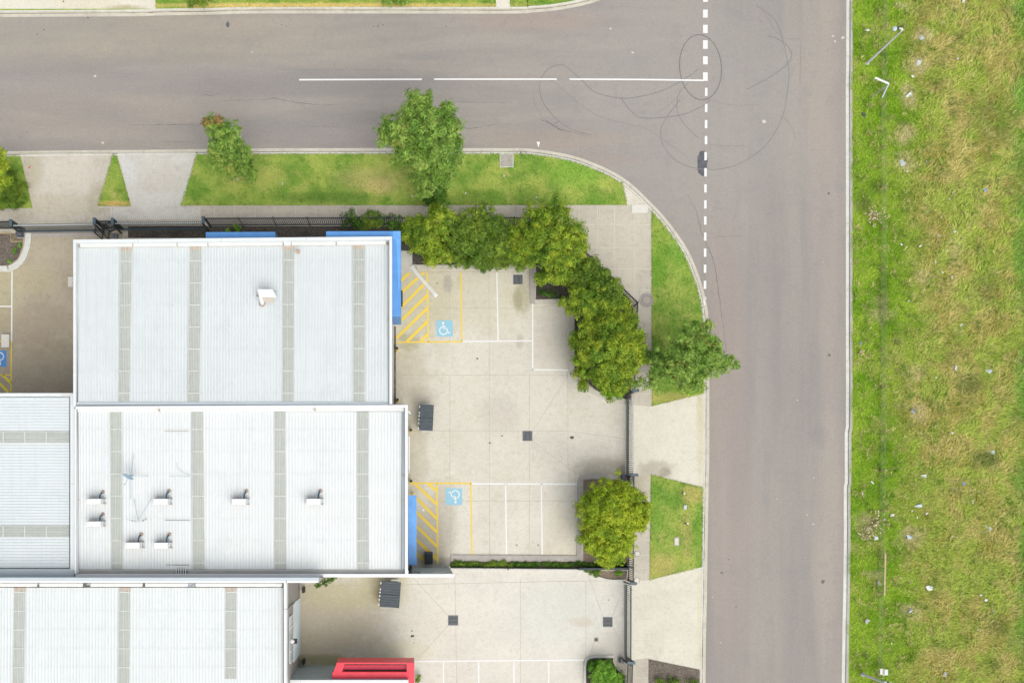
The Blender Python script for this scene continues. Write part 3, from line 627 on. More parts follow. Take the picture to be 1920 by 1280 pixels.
# beds
def bed(pts, mat, name='garden_bed'): return struct(MB().sheet(pts, Z2+.002), name, mat)
bed([(-120,438),(44,438),(42,462),(34,484),(18,496),(0,498),(-120,498)], M['mulch'])
bed([(240,424),(1030,424),(1100,480),(1183,562),(1183,748),(1140,748),(1078,700),(1078,562),(1005,562),(1005,496),(773,496),(773,470),(738,470),(738,446),(240,446)], M['mulch_dark'])
bed([(1094,898),(1180,898),(1180,1064),(845,1064),(845,1052),(1094,1052)], M['pebble'])
bed([(1088,1070),(1176,1070),(1174,1086),(1145,1086),(1125,1081),(1106,1072)], M['pebble'])
bed([(1099,1700),(1099,1240),(1108,1233),(1150,1233),(1152,1244),(1168,1270),(1170,1700)], M['mulch_dark'])
bed([(1216,1235),(1312,1254.5),(1311,1700),(1215,1700)], M['mulch'])
struct(MB().sheet([(22,438),(44,437),(43,452),(22,452)], Z2+.008), 'garden_bed', M['pebble'])
struct(MB().sheet([(60,432),(186,432),(186,444),(62,444)], Z2), 'footpath', M['kerb_grey']); struct(MB().sheet([(245,435.5),(386,434.5),(386,447),(244,447)], Z2+.001), 'footpath', M['kerb_grey'])
# lawns
def kb(x0, x1, d=10.9):           # back-of-kerb pixels between two x
    w = offset(se, -.44); out = []
    for (X, Yy) in w:
        px, py = X/S+NX, NY-Yy/S
        if x0 <= px <= x1 and py < 1240: out.append((px, py))
    return out
lawns = {
 'a': [(370,288.6)] + kb(372, 1164) + [(1166,342),(1175,384.2),(340,385)],
 'b': [(212,292),(219,292),(245.5,386),(184,386)],
 'c': [(-200,295),(38,293),(61,390),(-200,392)],
 'd': [(1221.5,396)] + [p for p in kb(1222, 1330) if p[1] < 733] + [(1319,737),(1222.5,761)],
 'e': [(1220.5,889.5),(1317.5,914),(1315.5,1061.5),(1218,1086)]}
lawn_polys = list(lawns.values())
_k = [p for p in kb(1167, 1222, ) if p[1] < 384]
struct(MB().sheet(_k + [(_k[-1][0]+1.5,384),(1176,384)], Z1), 'footpath', M['drive'])
for p in lawn_polys:
    g = [q for q in p]; struct(MB().poly([P(x,y,.14)[:2] for x, y in g], .1, .14), 'verge', M['lawn'])
# ------------------------------------------------------------------ numpy foliage and grass
def np_mesh(name, verts, faces_n, faces, mat, parent=None, at=None):
    """verts (N,3); faces flat index array with faces_n corners per face"""
    me = bpy.data.meshes.new(name); nv = len(verts); nf = len(faces)//faces_n
    off = np.array(wloc(parent) if parent is not None else (0, 0, 0), dtype=np.float64)
    me.vertices.add(nv); me.vertices.foreach_set('co', (verts - off).astype(np.float32).ravel())
    me.loops.add(nf*faces_n); me.loops.foreach_set('vertex_index', faces.astype(np.int32))
    me.polygons.add(nf); me.polygons.foreach_set('loop_start', np.arange(nf, dtype=np.int32)*faces_n)
    me.update(calc_edges=True); me.validate(); me.materials.append(mat)
    o = bpy.data.objects.new(name, me); scene.collection.objects.link(o)
    if parent is not None: o.parent = parent
    return o
def inpoly(x, y, poly):
    c = np.zeros(len(x), bool); n = len(poly)
    for i in range(n):
        x0, y0 = poly[i-1]; x1, y1 = poly[i]
        m = ((y0 > y) != (y1 > y)); xi = (x1-x0)*(y-y0)/((y1-y0) if y1 != y0 else 1e-9)+x0
        c ^= m & (x < xi)
    return c
def blades(name, x, y, z, L, w, lean, az, mat):
    n = len(x); b = np.stack([x, y, z], 1)
    d = np.stack([np.cos(az), np.sin(az), np.zeros(n)], 1); s = np.stack([-np.sin(az+.5*(RNG.random(n)-.5)), np.cos(az), np.zeros(n)], 1)
    up = np.array([0, 0, 1.0])
    hor = (L*np.sin(lean))[:, None]; ver = (L*np.cos(lean))[:, None]
    mid = b + d*hor*.4 + up*ver*.65; tip = b + d*hor + up*ver
    ww = w[:, None]/2
    v = np.stack([b - s*ww, b + s*ww, mid + s*ww*.9, mid - s*ww*.9, tip + s*ww*.25, tip - s*ww*.25], 1).reshape(-1, 3)
    k = np.arange(n)*6
    f = np.stack([k, k+1, k+2, k+3, k+3, k+2, k+4, k+5], 1).ravel()
    return np_mesh(name, v, 4, f, mat)
def lawn_blades():
    xs, ys_ = [], []
    for p in lawn_polys + [[(293,16),(293,-20),(925,-20),(930,14)],[(957,14),(957,-20),(1120,-20),(1090,-2),(1040,9),(1000,13)]]:
        w = [P(a, b)[:2] for a, b in p]; wx = [a for a, b in w]; wy = [b for a, b in w]
        x0, x1, y0, y1 = max(min(wx), P(-10,0)[0]), max(wx), min(wy), min(max(wy), P(0,-12)[1])
        n = int((x1-x0)*(y1-y0)*170); x = RNG.uniform(x0, x1, n); y = RNG.uniform(y0, y1, n); m = inpoly(x, y, w)
        # fringe along the polygon edge
        ex, ey = [], []
        for i in range(len(w)):
            a, b = w[i-1], w[i]; d = math.dist(a, b); k = int(d*26)
            if d > 40: continue
            t = RNG.random(k); ex.append(a[0]+(b[0]-a[0])*t+RNG.normal(0,.025,k)); ey.append(a[1]+(b[1]-a[1])*t+RNG.normal(0,.025,k))
        xs += [x[m]] + ex; ys_ += [y[m]] + ey
    x = np.concatenate(xs); y = np.concatenate(ys_); n = len(x)
    o = blades('lawn_grass', x, y, np.full(n, .135), RNG.uniform(.05, .11, n), RNG.uniform(.02, .045, n), RNG.uniform(.2, 1.1, n), RNG.uniform(0, 6.28, n), M['lawn_blade'])
    tag(o, 'short mown green grass on the street verges', 'grass', kind='stuff')
lawn_blades()
def field_blades():
    n = 165000
    x = P(1594,0)[0] + (P(1960,0)[0]-P(1594,0)[0])*RNG.random(n); y = RNG.uniform(P(0,1310)[1], P(0,-30)[1], n)
    xe = np.array([east_x(v) for v in np.linspace(y.min(), y.max(), 200)]); x0 = np.interp(y, np.linspace(y.min(), y.max(), 200), xe)
    edge = x0 + .05*np.sin(y*3.1) + .06*np.sin(y*7.7+1); m = x > edge - .02; x, y = x[m], y[m]; n = len(x)
    tx = np.floor(x/.35)+np.floor(y/.35)*97; 
    far = np.clip((x - P(1680,0)[0])/4.0, 0, 1)
    clump = .5+.5*np.sin(x*1.7+2*np.sin(y*.8))*np.sin(y*1.3+1.5*np.sin(x*.9))
    L = (.10+.12*RNG.random(n)) + far*(.10+.20*RNG.random(n))*(.5+.8*clump)
    L = np.where(RNG.random(n) < .004, L*1.8, L)
    w = RNG.uniform(.018, .04, n)+far*.012
    az = .75 + .7*np.sin(x*.5+y*.35)+.9*np.sin(x*1.6-y*1.2)+.6*np.sin(x*3.1+y*2.3) + RNG.normal(0, .8+.8*(1-far), n)
    lean = np.clip(RNG.normal(.75+.35*far, .3, n), .05, 1.45)
    o = blades('paddock_grass', x, y, field_z(x, y)-.01, L, w, lean, az, M['field_blade'])
    tag(o, 'long rough green and straw coloured grass covering the paddock', 'grass', kind='stuff')
    k = 1500; cx = P(1600,0)[0] + (P(1955,0)[0]-P(1600,0)[0])*RNG.random(k)**.8; cy = RNG.uniform(P(0,1300)[1], P(0,-20)[1], k); nb_ = 26
    x = np.repeat(cx, nb_) + RNG.normal(0, .07, k*nb_); y = np.repeat(cy, nb_) + RNG.normal(0, .07, k*nb_); n = len(x)
    sz = np.repeat(RNG.uniform(.5, 1.3, k), nb_); az = np.arctan2(y-np.repeat(cy, nb_), x-np.repeat(cx, nb_)) + RNG.normal(0, .4, n)
    o = blades('grass_tussocks', x, y, field_z(x, y), RNG.uniform(.22, .42, n)*sz, RNG.uniform(.02, .035, n), RNG.uniform(.35, 1.25, n), az, M['tussock'])
    tag(o, 'darker grass tussocks scattered through the paddock', 'grass', kind='stuff')
    # weeds spilling over the east kerb
    n = 2600; y = RNG.uniform(P(0,1300)[1], P(0,0)[1], n); k = (np.sin(y*1.1)+np.sin(y*2.7+1)+.6*np.sin(y*6)) > .7; y = y[k]; n = len(y)
    x = np.interp(y, np.linspace(-20, 40, 600), [east_x(v) for v in np.linspace(-20, 40, 600)]) - RNG.uniform(-.03, .12, n)
    o = blades('kerb_weeds', x, y, np.full(n, .12), RNG.uniform(.05, .14, n), RNG.uniform(.02, .04, n), RNG.uniform(.6, 1.4, n), RNG.uniform(2.2, 4.2, n), M['field_blade'])
    tag(o, 'weeds creeping over the kerb along the paddock', 'weeds', kind='stuff')
field_blades()
def foliage(parent, lobes, mat, leaf=(.22,.07), dens=1.0, clump=.42, name='crown', droop=0.0, ragged=.25):
    if mat in (M['leaf_garden'], M['leaf_green'], M['leaf_lot']): dens *= 1.55; ragged *= .7; leaf = (leaf[0]*.9, leaf[1]*.9)
    """lobes: (px, py, z, r_px, squash); leaves sit on many small clumps spread through each lobe"""
    V = []
    for (px, py, z, rp, sq) in lobes:
        c = np.array(P(px, py, z)); R = rp*S*(1-z/H)
        nc = max(5, int(dens*7.5*(R/clump)**2*.55))
        u = RNG.normal(size=(nc, 3)); u /= np.linalg.norm(u, axis=1)[:, None]; rr = R*(RNG.random(nc)**.42)*(1+RNG.normal(0, .08+ragged*.4, nc))
        u[:, 2] = np.where(RNG.random(nc) < .62, abs(u[:, 2]), u[:, 2])
        cc = c + u*rr[:, None]*np.array([1, 1, sq]); cc[:, 2] = np.maximum(cc[:, 2], .3)
        cr = clump*RNG.uniform(.45, 1.1, nc)
        nl = (dens**.5*60*(cr/.42)**2*(.0154/(leaf[0]*leaf[1]))**.8).astype(int)+6
        idx = np.repeat(np.arange(nc), nl); n = len(idx)
        d = RNG.normal(size=(n, 3)); d /= np.linalg.norm(d, axis=1)[:, None]; d[:, 2] = np.where(RNG.random(n) < .6, abs(d[:, 2]), d[:, 2])
        p = cc[idx] + d*(cr[idx]*(RNG.random(n)**.5))[:, None]*np.array([1, 1, .75]); p[:, 2] = np.maximum(p[:, 2], .16)
        out = d + u[idx]*.5 + np.array([0, 0, .55]); out /= np.linalg.norm(out, axis=1)[:, None]
        t = RNG.normal(size=(n, 3)) + d*.6 + np.array([0, 0, -droop]); t -= out*np.sum(t*out, 1)[:, None]; t /= np.linalg.norm(t, axis=1)[:, None]
        s = np.cross(out, t); Ls = leaf[0]*RNG.uniform(.6, 1.3, n)[:, None]; ws = leaf[1]*RNG.uniform(.7, 1.3, n)[:, None]
        q = np.stack([p - t*Ls*.5, p + s*ws*.5 + out*ws*.15, p + t*Ls*.5, p - s*ws*.5 + out*ws*.15], 1)
        V.append(q.reshape(-1, 3))
    V = np.concatenate(V); n = len(V)//4
    return np_mesh(name, V, 4, np.arange(n*4), mat, parent)
def tree(name, label, cat, base, lobes, mat, group=None, trunk_r=.12, leaf=(.22,.07), dens=1.0, clump=.42, extra=None, limbs=True, **kw):
    b = P(base[0], base[1], .12); r = thing(name, b, label, cat, group)
    if limbs:
        t = MB(); zs = sum(l[2] for l in lobes)/len(lobes); cx = sum(P(*l[:3])[0] for l in lobes)/len(lobes); cy = sum(P(*l[:3])[1] for l in lobes)/len(lobes)
        fk = (b[0]+(cx-b[0])*.35, b[1]+(cy-b[1])*.35, max(.5, zs*.45)); t.tube([b, ((b[0]+fk[0])/2+.04, (b[1]+fk[1])/2, fk[2]*.5), fk], trunk_r, 8, trunk_r*.75)
        for l in lobes:
            e = P(*l[:3]); m = ((fk[0]+e[0])/2, (fk[1]+e[1])/2, (fk[2]+e[2])/2+.1); t.tube([fk, m, e], trunk_r*.5, 6, trunk_r*.12)
        t.build('trunk' if len(lobes) > 2 else 'stem', M['bark'], r, smooth=True)
    foliage(r, lobes, mat, leaf, dens, clump, **kw)
    if extra:
        for (nm, lb, lobes2, mat2, label2) in extra:
            o = foliage(r, lobes2, mat2, leaf, dens, clump, name=nm)
            if label2: o['label'] = label2
    return r
ST = dict(leaf=(.30,.065), droop=.8, ragged=.5)
tree('street_tree', 'small olive green street tree with reddish tips leaning over the kerb beside the second driveway', 'tree', (463,336),
     [(398,236,5.3,17,.8),(412,243,5.2,22,.8),(428,256,5,26,.8),(417,270,4.6,28,.8),(437,286,4.2,28,.8),(420,297,3.6,24,.8),(450,305,3.4,24,.8),(460,322,2.5,20,.8),(470,330,1.9,14,.8)], M['leaf_street'], 'street trees along the verge', .09,
     extra=[('leaf_tips', '', [(388,231,5.6,7,.6),(408,224,5.6,5,.6)], M['leaf_red'], 'reddish leaf tips')], dens=1.5, clump=.34, **ST)
tree('street_tree', 'large ragged green street tree hanging over the road in the middle of the long verge', 'tree', (815,372),
     [(778,186,7.6,17,.8),(774,200,7.6,22,.8),(790,212,7.6,30,.8),(818,222,7.6,28,.8),(838,206,7.4,15,.8),(845,232,7,18,.8),(772,236,7.2,32,.8),(740,244,6.2,28,.8),(730,262,5.8,20,.8),
      (758,268,6.4,38,.8),(800,256,7.2,40,.8),(836,258,6.8,24,.8),(790,292,5.6,36,.8),(828,288,5.6,30,.8),(760,290,5,22,.8),(818,312,4.4,28,.8),(790,316,4,24,.8),(846,308,3.8,18,.8),(808,336,3,30,.8),(838,330,3,20,.8),(782,338,2.8,20,.8),(850,268,5.4,14,.8),(722,252,5.6,14,.8),(806,182,7.2,14,.8)], M['leaf_street'], 'street trees along the verge', .16,
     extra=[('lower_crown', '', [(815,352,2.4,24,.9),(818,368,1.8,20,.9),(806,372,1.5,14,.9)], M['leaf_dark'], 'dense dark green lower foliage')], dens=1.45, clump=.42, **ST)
tree('street_tree', 'spreading loose street tree on the crescent verge reaching over the side of the wide road', 'tree', (1283,706),
     [(1295,632,5.2,26,.8),(1312,612,5.4,13,.8),(1328,606,5.5,8,.8),(1270,652,4.8,28,.8),(1300,660,5.4,34,.8),(1332,655,5.4,22,.8),(1338,678,5.2,26,.8),(1362,674,5,13,.8),(1377,685,4.8,9,.8),(1282,690,4.2,34,.8),
      (1312,696,4.4,28,.8),(1248,686,3.6,28,.8),(1256,708,3,26,.8),(1290,718,3,24,.8),(1230,672,3,14,.8),(1228,700,2.6,16,.8),(1340,638,5.4,10,.8),(1318,640,5,24,.8),(1264,670,4.4,28,.8),(1220,712,2.2,14,.8),(1352,690,5,12,.8)], M['leaf_street'], 'street trees along the verge', .13, dens=1.3, clump=.36, **ST)
tree('shrub', 'low bright green shrub at the kerb under the spreading street tree', 'shrub', (1300,722), [(1302,722,.7,17,.7),(1310,712,.7,11,.7),(1297,733,.6,9,.7)], M['leaf_bright'], None, .03, (.14,.06), 1.1, .24)
tree('young_tree', 'yellow green young tree cut by the left edge beside the first driveway', 'tree', (-4,330), [(-6,292,3.2,18,.9),(4,312,3,18,.9),(-2,332,2.6,22,.9),(8,330,2.6,11,.9)], M['leaf_yellow'], None, .07, (.2,.08), 1.0, .34)
tree('shrub', 'spiky dark green plants on the verge at the left edge below the young tree', 'shrub', (24,362), [(14,350,.6,14,.6),(30,342,.6,9,.6),(26,364,.6,15,.6),(8,376,.6,16,.6),(42,374,.5,10,.6),(24,380,.4,12,.6),(20,320,.8,12,.6),(6,380,.6,14,.6),(44,352,.5,8,.6)], M['leaf_green'], None, .02, (.45,.035), .8, .3, limbs=False)
HD = dict(leaf=(.20,.075), ragged=.3)
hd = 'garden trees and shrubs inside the corner fence'
tree('shrub', 'small dark shrub behind the picket fence, leftmost of the row', 'shrub', (664,426), [(662,410,1.6,17,.9),(650,412,1.3,11,.9),(672,424,1.4,13,.9)], M['leaf_dark'], hd, .04, (.17,.06), .9, .3)
tree('shrub', 'small green shrub behind the picket fence, middle of the row of three', 'shrub', (700,428), [(698,412,1.6,17,.9),(686,420,1.4,14,.9),(712,414,1.5,13,.9)], M['leaf_green'], hd, .04, (.17,.06), .8, .3)
tree('shrub', 'dark shrub before the blue canopy corner, rightmost of the row of three', 'shrub', (742,430), [(740,414,1.7,17,.9),(752,426,1.6,13,.9),(728,424,1.5,12,.9)], M['leaf_dark'], hd, .04, (.17,.06), .8, .3)
tree('garden_tree', 'bushy yellow green tree beside the blue canopy corner, over the bay hatching', 'tree', (815,455), [(800,436,3,30,.7),(830,414,3.2,26,.7),(812,456,2.8,30,.7),(790,462,2.6,22,.7),(826,474,2.2,24,.6),(772,448,2.4,18,.8),(778,420,2.6,22,.8),(812,396,2.8,14,.8),(766,432,2.2,16,.8),(806,486,1.6,16,.6)], M['leaf_garden'], hd, .1, dens=1.0, clump=.38, **HD)
tree('garden_tree', 'green hedge tree between the two yellower trees, hanging over the top bay kerb', 'tree', (880,458), [(868,424,3,28,.7),(896,440,2.9,28,.7),(862,456,2.7,28,.7),(890,474,2.4,28,.6),(868,488,1.6,18,.6),(910,466,2.6,24,.7),(915,412,2.8,24,.7),(940,430,2.8,26,.7),(898,400,2.6,18,.7),(944,458,2.6,26,.7),(846,482,1.6,18,.6),(905,488,1.6,18,.6)], M['leaf_green'], hd, .1, dens=1.0, clump=.38, **HD)
tree('shrub', 'fine leaved green shrub spilling over the kerb of the unmarked bay', 'shrub', (932,480), [(930,480,1.5,24,.7),(916,492,1.1,16,.7),(950,478,1.6,16,.8),(938,494,.9,16,.6),(966,488,1.6,18,.7),(900,494,1,12,.6),(975,496,1.2,12,.6)], M['leaf_green'], hd, .05, (.2,.05), 1.0, .3)
tree('garden_tree', 'broad bright yellow green tree at the kerb corner, widest crown of the corner garden', 'tree', (1025,462), [(1010,412,3.4,26,.7),(1040,408,3.5,28,.7),(1062,438,3.5,30,.7),(985,436,3.2,30,.7),(1020,446,3.8,36,.7),(1070,476,3,26,.7),(1036,486,3,34,.6),(1000,474,3,24,.6),(1040,512,2.4,22,.6),(968,450,2.8,24,.7),(972,472,2.6,22,.7),(1018,396,3,16,.7),(1050,392,3,14,.7),(1084,456,2.6,20,.7),(1056,510,2.4,20,.6),(1020,520,2,16,.6)], M['leaf_garden'], hd, .13, dens=1.05, clump=.40, **HD)
tree('garden_tree', 'dark leafy tree close behind the diagonal picket fence', 'tree', (1104,522), [(1106,498,2.2,20,.8),(1122,516,2.4,22,.8),(1095,530,2.2,24,.7),(1148,532,2.4,22,.8),(1138,556,2.6,26,.7),(1160,566,2.2,18,.8),(1076,520,2,22,.7),(1092,504,2,18,.8),(1118,540,2.4,26,.7)], M['leaf_green'], hd, .09, dens=.85, clump=.38, **HD)
tree('garden_tree', 'olive tree overhanging the empty corner bay with a low branch on its kerb', 'tree', (1098,566), [(1082,554,2.8,20,.7),(1110,560,3,26,.7),(1096,582,2.8,24,.7),(1128,580,3,24,.7),(1056,569,2.2,10,.6),(1072,580,2.2,14,.6),(1168,586,2.4,20,.7),(1150,604,2.6,24,.8),(1110,600,2.6,24,.8),(1178,604,2.2,16,.8)], M['leaf_garden'], hd, .09, dens=.9, clump=.38, **HD)
tree('garden_tree', 'big clumpy yellow green tree at the end of the garden beside the upper gate', 'tree', (1142,668), [(1108,616,3.2,22,.8),(1138,622,3.6,28,.8),(1172,622,3.4,26,.8),(1196,640,3,20,.8),(1104,648,3.2,26,.8),(1134,656,4,30,.8),(1170,660,3.8,32,.8),(1106,684,3,24,.8),(1140,692,3.6,30,.7),(1178,696,3.4,28,.7),(1128,716,2.8,24,.6),(1160,722,2.8,22,.6),(1202,668,2.6,18,.8),(1092,722,1.8,12,.6),(1088,640,2.4,18,.8),(1090,676,2.4,18,.8),(1094,700,2.2,16,.7)], M['leaf_garden'], hd, .14, dens=1.15, clump=.44, leaf=(.2,.085), ragged=.4)
tree('shrub', 'bright green low shrub under the big tree at the kerb curve beside the upper gate', 'shrub', (1152,742), [(1146,741,.5,10,.5),(1160,739,.5,10,.5),(1134,738,.5,7,.5)], M['leaf_bright'], None, .02, (.14,.05), 1.0, .2)
tree('garden_tree', 'round dense yellow green tree in the car park bed between the two gates', 'tree', (1146,985), [(1122,926,3,28,.7),(1152,920,3.2,30,.7),(1180,932,3.1,28,.7),(1198,956,2.8,23,.7),(1112,958,3.2,30,.7),(1146,956,3.9,44,.6),(1180,966,3.4,33,.7),(1116,994,3,30,.7),(1150,1000,3.4,40,.6),(1174,992,3,25,.7),(1128,1026,2.4,28,.6),(1154,1032,2.4,23,.6),(1112,936,2.4,22,.7),(1106,1010,2.2,20,.7),(1176,1024,2.2,18,.6),(1196,978,2.6,20,.7),(1138,1048,1.6,16,.6)], M['leaf_lot'], None, .14, (.17,.07), 1.2, .34, ragged=.25)
tree('shrub', 'round clipped bright green bush in the kerbed bed beside the lower gate', 'shrub', (1130,1268), [(1132,1262,1.2,28,.6),(1122,1256,1.1,19,.6),(1140,1280,1.1,26,.6)], M['leaf_lime'], None, .05, (.12,.055), 1.6, .26, ragged=.1)
tree('shrub', 'dark green shrub squeezed between the round bush and the lower gate path', 'shrub', (1163,1268), [(1163,1264,.7,9,.8),(1164,1278,.7,10,.8)], M['leaf_dark'], None, .03, (.12,.05), 1.2, .22)
tree('shrub', 'shadowy green shrub at the top corner of the kerbed bed behind the round bush', 'shrub', (1108,1242), [(1108,1243,.5,8,.6),(1121,1240,.4,7,.6)], M['leaf_dark'], None, .02, (.12,.05), 1.0, .2)
tree('shrub', 'green shrub on the far verge at the top edge beside the cream driveway', 'shrub', (372,4), [(362,5,.6,10,.6),(382,3,.7,11,.6),(372,-4,.7,12,.6)], M['leaf_green'], None, .02, (.18,.05), .9, .24)
tree('hedge', 'clipped olive green hedge block at the top edge opposite the lane line gap', 'hedge', (744,0), [(728,2,.7,10,.6),(744,2,.7,10,.6),(760,2,.7,10,.6),(744,-12,.8,18,.6)], M['leaf_street'], None, .03, (.12,.05), 1.4, .22)
tree('climbing_plant', 'dark climbing plant sticking out beyond the white wall end over the lower yard', 'plant', (590,1082), [(604,1086,3.2,12,.6),(620,1084,3.2,10,.6),(628,1078,3.2,6,.6),(596,1098,3,7,.6),(612,1092,3,8,.6)], M['leaf_dark'], None, .05, (.17,.06), .6, .24, ragged=.7)
tree('shrub', 'small plant with dry heads beside the red canopy', 'shrub', (783,1272), [(782,1274,.6,7,.6),(785,1266,.6,4,.6)], M['leaf_green'], None, .02, (.16,.05), .7, .2)
tree('shrub', 'pale green weed in dark mulch in front of the first blue canopy', 'shrub', (444,430), [(440,424,.7,5,1),(445,431,.5,6,.8),(426,432,.4,5,.8)], M['leaf_lime'], None, .02, (.2,.05), .6, .2)
tree('shrub', 'small weed growing in the mulch of the kerbed planter at the left edge', 'shrub', (27,468), [(27,468,.4,4.5,.8),(26,473,.3,3.5,.8),(38,459,.3,4,.8)], M['leaf_lime'], None, .01, (.14,.04), .5, .16, limbs=False)
tree('shrub', 'tiny weed near the curve of the kerbed planter at the left edge', 'shrub', (18,490), [(17,490,.3,4,.8)], M['leaf_lime'], None, .01, (.14,.04), .5, .16, limbs=False)
tree('shrub', 'spiky pale tuft in the pebbles just below the dark boundary fence', 'shrub', (1160,1074), [(1159,1073,.4,7,.6)], M['leaf_bright'], None, .01, (.35,.03), .8, .2, limbs=False)
tree('shrub', 'green ground plants in the wedge bed above the curved white kerb', 'shrub', (1110,1072), [(1104,1070,.3,6,.4),(1118,1073,.3,9,.4)], M['leaf_green'], None, .01, (.12,.04), .8, .18, limbs=False)
tree('shrub', 'green weeds at the bottom edge in the mulch triangle beside the road', 'shrub', (1250,1278), [(1238,1279,.4,9,.5),(1262,1281,.4,14,.5),(1300,1282,.4,10,.5)], M['leaf_green'], None, .01, (.16,.04), .7, .2, limbs=False)
tree('shrub', 'dull green ground cover at the end of the corner bay kerb', 'shrub', (1020,553), [(1014,548,.3,9,.4),(1030,552,.3,10,.4),(1045,555,.3,8,.4)], M['leaf_dark'], None, .01, (.16,.04), .7, .2, limbs=False)
# strip of tussocks along the boundary fence
cv = []
for x in range(848, 1180, 4):
    cv.append((x+random.uniform(-3,3), 1058+random.uniform(-2.5,2.5), .25, random.uniform(3,6) if (x < 960 or 980 < x < 1010 or x > 1030) else 2, .6))
fo = foliage(None, cv[:28], M['leaf_green'], (.3,.035), .8, .16, name='tussock_grass'); tag(fo, 'strip of green tussock grass between the bay kerb and the lower yard', 'ground cover', kind='stuff')
fo = foliage(None, cv[28:], M['leaf_dark'], (.25,.035), .6, .15, name='ground_cover'); tag(fo, 'patchy dark ground cover along the boundary fence by the round tree', 'ground cover', kind='stuff')
# weeds in the paddock
def weed(px, py, r, n, label, mat='leaf_dry'):
    t = thing('weed', P(px, py, .15), label, 'weed'); mb = MB(); hd_ = MB(); random.seed(int(px))
    x0, y0, _ = P(px, py, .15)
    for k in range(n):
        a = random.uniform(0, 6.28); d = r*S*math.sqrt(random.random()); e = (x0+d*math.cos(a), y0+d*math.sin(a), random.uniform(.35, .7))
        mb.tube([(x0, y0, .12), ((x0+e[0])/2, (y0+e[1])/2, e[2]*.7), e], .008, 4)
        hd_.lathe(e[0], e[1], [(.012,e[2]-.02),(.045,e[2]),(.05,e[2]+.02),(.02,e[2]+.04)], 7)
    mb.build('stem', M['timber'], t); hd_.build('seed_head', M[mat], t)
weed(1637,408,20,46,'dry thistle clump with cream seed heads beside the wire fence on the roadside'); weed(1638,980,24,60,'large dry yellowish weed clump near the wire fence in the lower paddock'); weed(1611,662,6,14,'tiny pale flowering weed against the paddock kerb'); weed(1620,1000,14,26,'dry cream seed heads beside the large yellowish weed clump')
# ------------------------------------------------------------------ warehouses
def roof_sheet(mb, xa, xb, y0, y1, za, zb, pitch, hgt, wid, dz=0., horiz=False, xb2=None):
    """ribbed sheet; xa/xb may be (top,bottom) pairs. za at y0, zb at y1."""
    pa = xa if isinstance(xa, tuple) else (xa, xa); pb = xb if isinstance(xb, tuple) else (xb, xb)
    n = max(1, int(round((pb[0]-pa[0])/pitch))); us = []
    w = wid/pitch/n
    prof = []
    for i in range(n):
        u = i/n; prof += [(u+.0, 0), (u+.5/n-w, 0), (u+.5/n-w*.5, hgt), (u+.5/n+w*.5, hgt), (u+.5/n+w, 0)]
    prof.append((1, 0)); m = len(prof); vs = []
    for row, (y, z) in enumerate(((y0, za), (y1, zb))):
        for u, h_ in prof:
            x = pa[row]+(pb[row]-pa[row])*u
            yy = y(x) if callable(y) else y
            p = P(x, yy, z) if not horiz else P(yy, x, z); vs.append((p[0], p[1], z+h_+dz))
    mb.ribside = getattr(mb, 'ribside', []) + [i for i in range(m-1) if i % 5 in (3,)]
    if horiz: fs = [(i, i+1, m+i+1, m+i) for i in range(m-1)]
    else: fs = [(m+i, m+i+1, i+1, i) for i in range(m-1)]
    return mb.add(vs, fs)
def skylight(parent, xt, xb, y0, y1, za, zb, ncross, yc=None, horiz=False, ends=True):
    sk = MB(); roof_sheet(sk, xt if isinstance(xt, tuple) and len(xt) == 2 and isinstance(xt[0], (int, float)) else xt, xb, y0, y1, za, zb, 3.5, .018, .8, .012+.03, horiz); o = sk.build('skylight', M['skylight'], parent)
    rb = MB()
    for k in range(1, 7):
        f = k/7.0
        a = xt[0]+(xb[0]-xt[0])*f; b = xt[1]+(xb[1]-xt[1])*f
        if k in (2,3,5,6) or True:
            pa = P(a, y0(a) if callable(y0) else y0, za) if not horiz else P(y0, a, za); pb = P(b, y1, zb) if not horiz else P(y1, b, zb)
            rb.tube([(pa[0],pa[1],za+.062),(pb[0],pb[1],zb+.062)], .013 if k % 3 else .022, 4)
    rb.build('sheet_rib', M['sky_rib'], o)
    cr = MB()
    for k in range(ncross):
        f = (k+.5)/ncross if yc is None else yc[k]
        yy0 = (y0((xt[0]+xb[0])/2) if callable(y0) else y0); yv = yy0+(y1-yy0)*f; zz = za+(zb-za)*f
        xa_ = xt[0]+(xt[1]-xt[0])*f; xb_ = xb[0]+(xb[1]-xb[0])*f
        a = P(xa_, yv, zz) if not horiz else P(yv, xa_, zz); b = P(xb_, yv, zz) if not horiz else P(yv, xb_, zz)
        cr.strip([a, b], .07, zz+.075, zz+.082)
    cr.build('batten', M['sky_rib'], o)
    for xx in (xt, xb):
        tr = MB(); a = P(xx[0], y0(xx[0]) if callable(y0) else y0, za) if not horiz else P(y0, xx[0], za); b = P(xx[1], y1, zb) if not horiz else P(y1, xx[1], zb)
        tr.tube([(a[0],a[1],za+.045),(b[0],b[1],zb+.045)], .03, 4); tr.build('sheet_edge', M['sky_rib'], o)
    return o
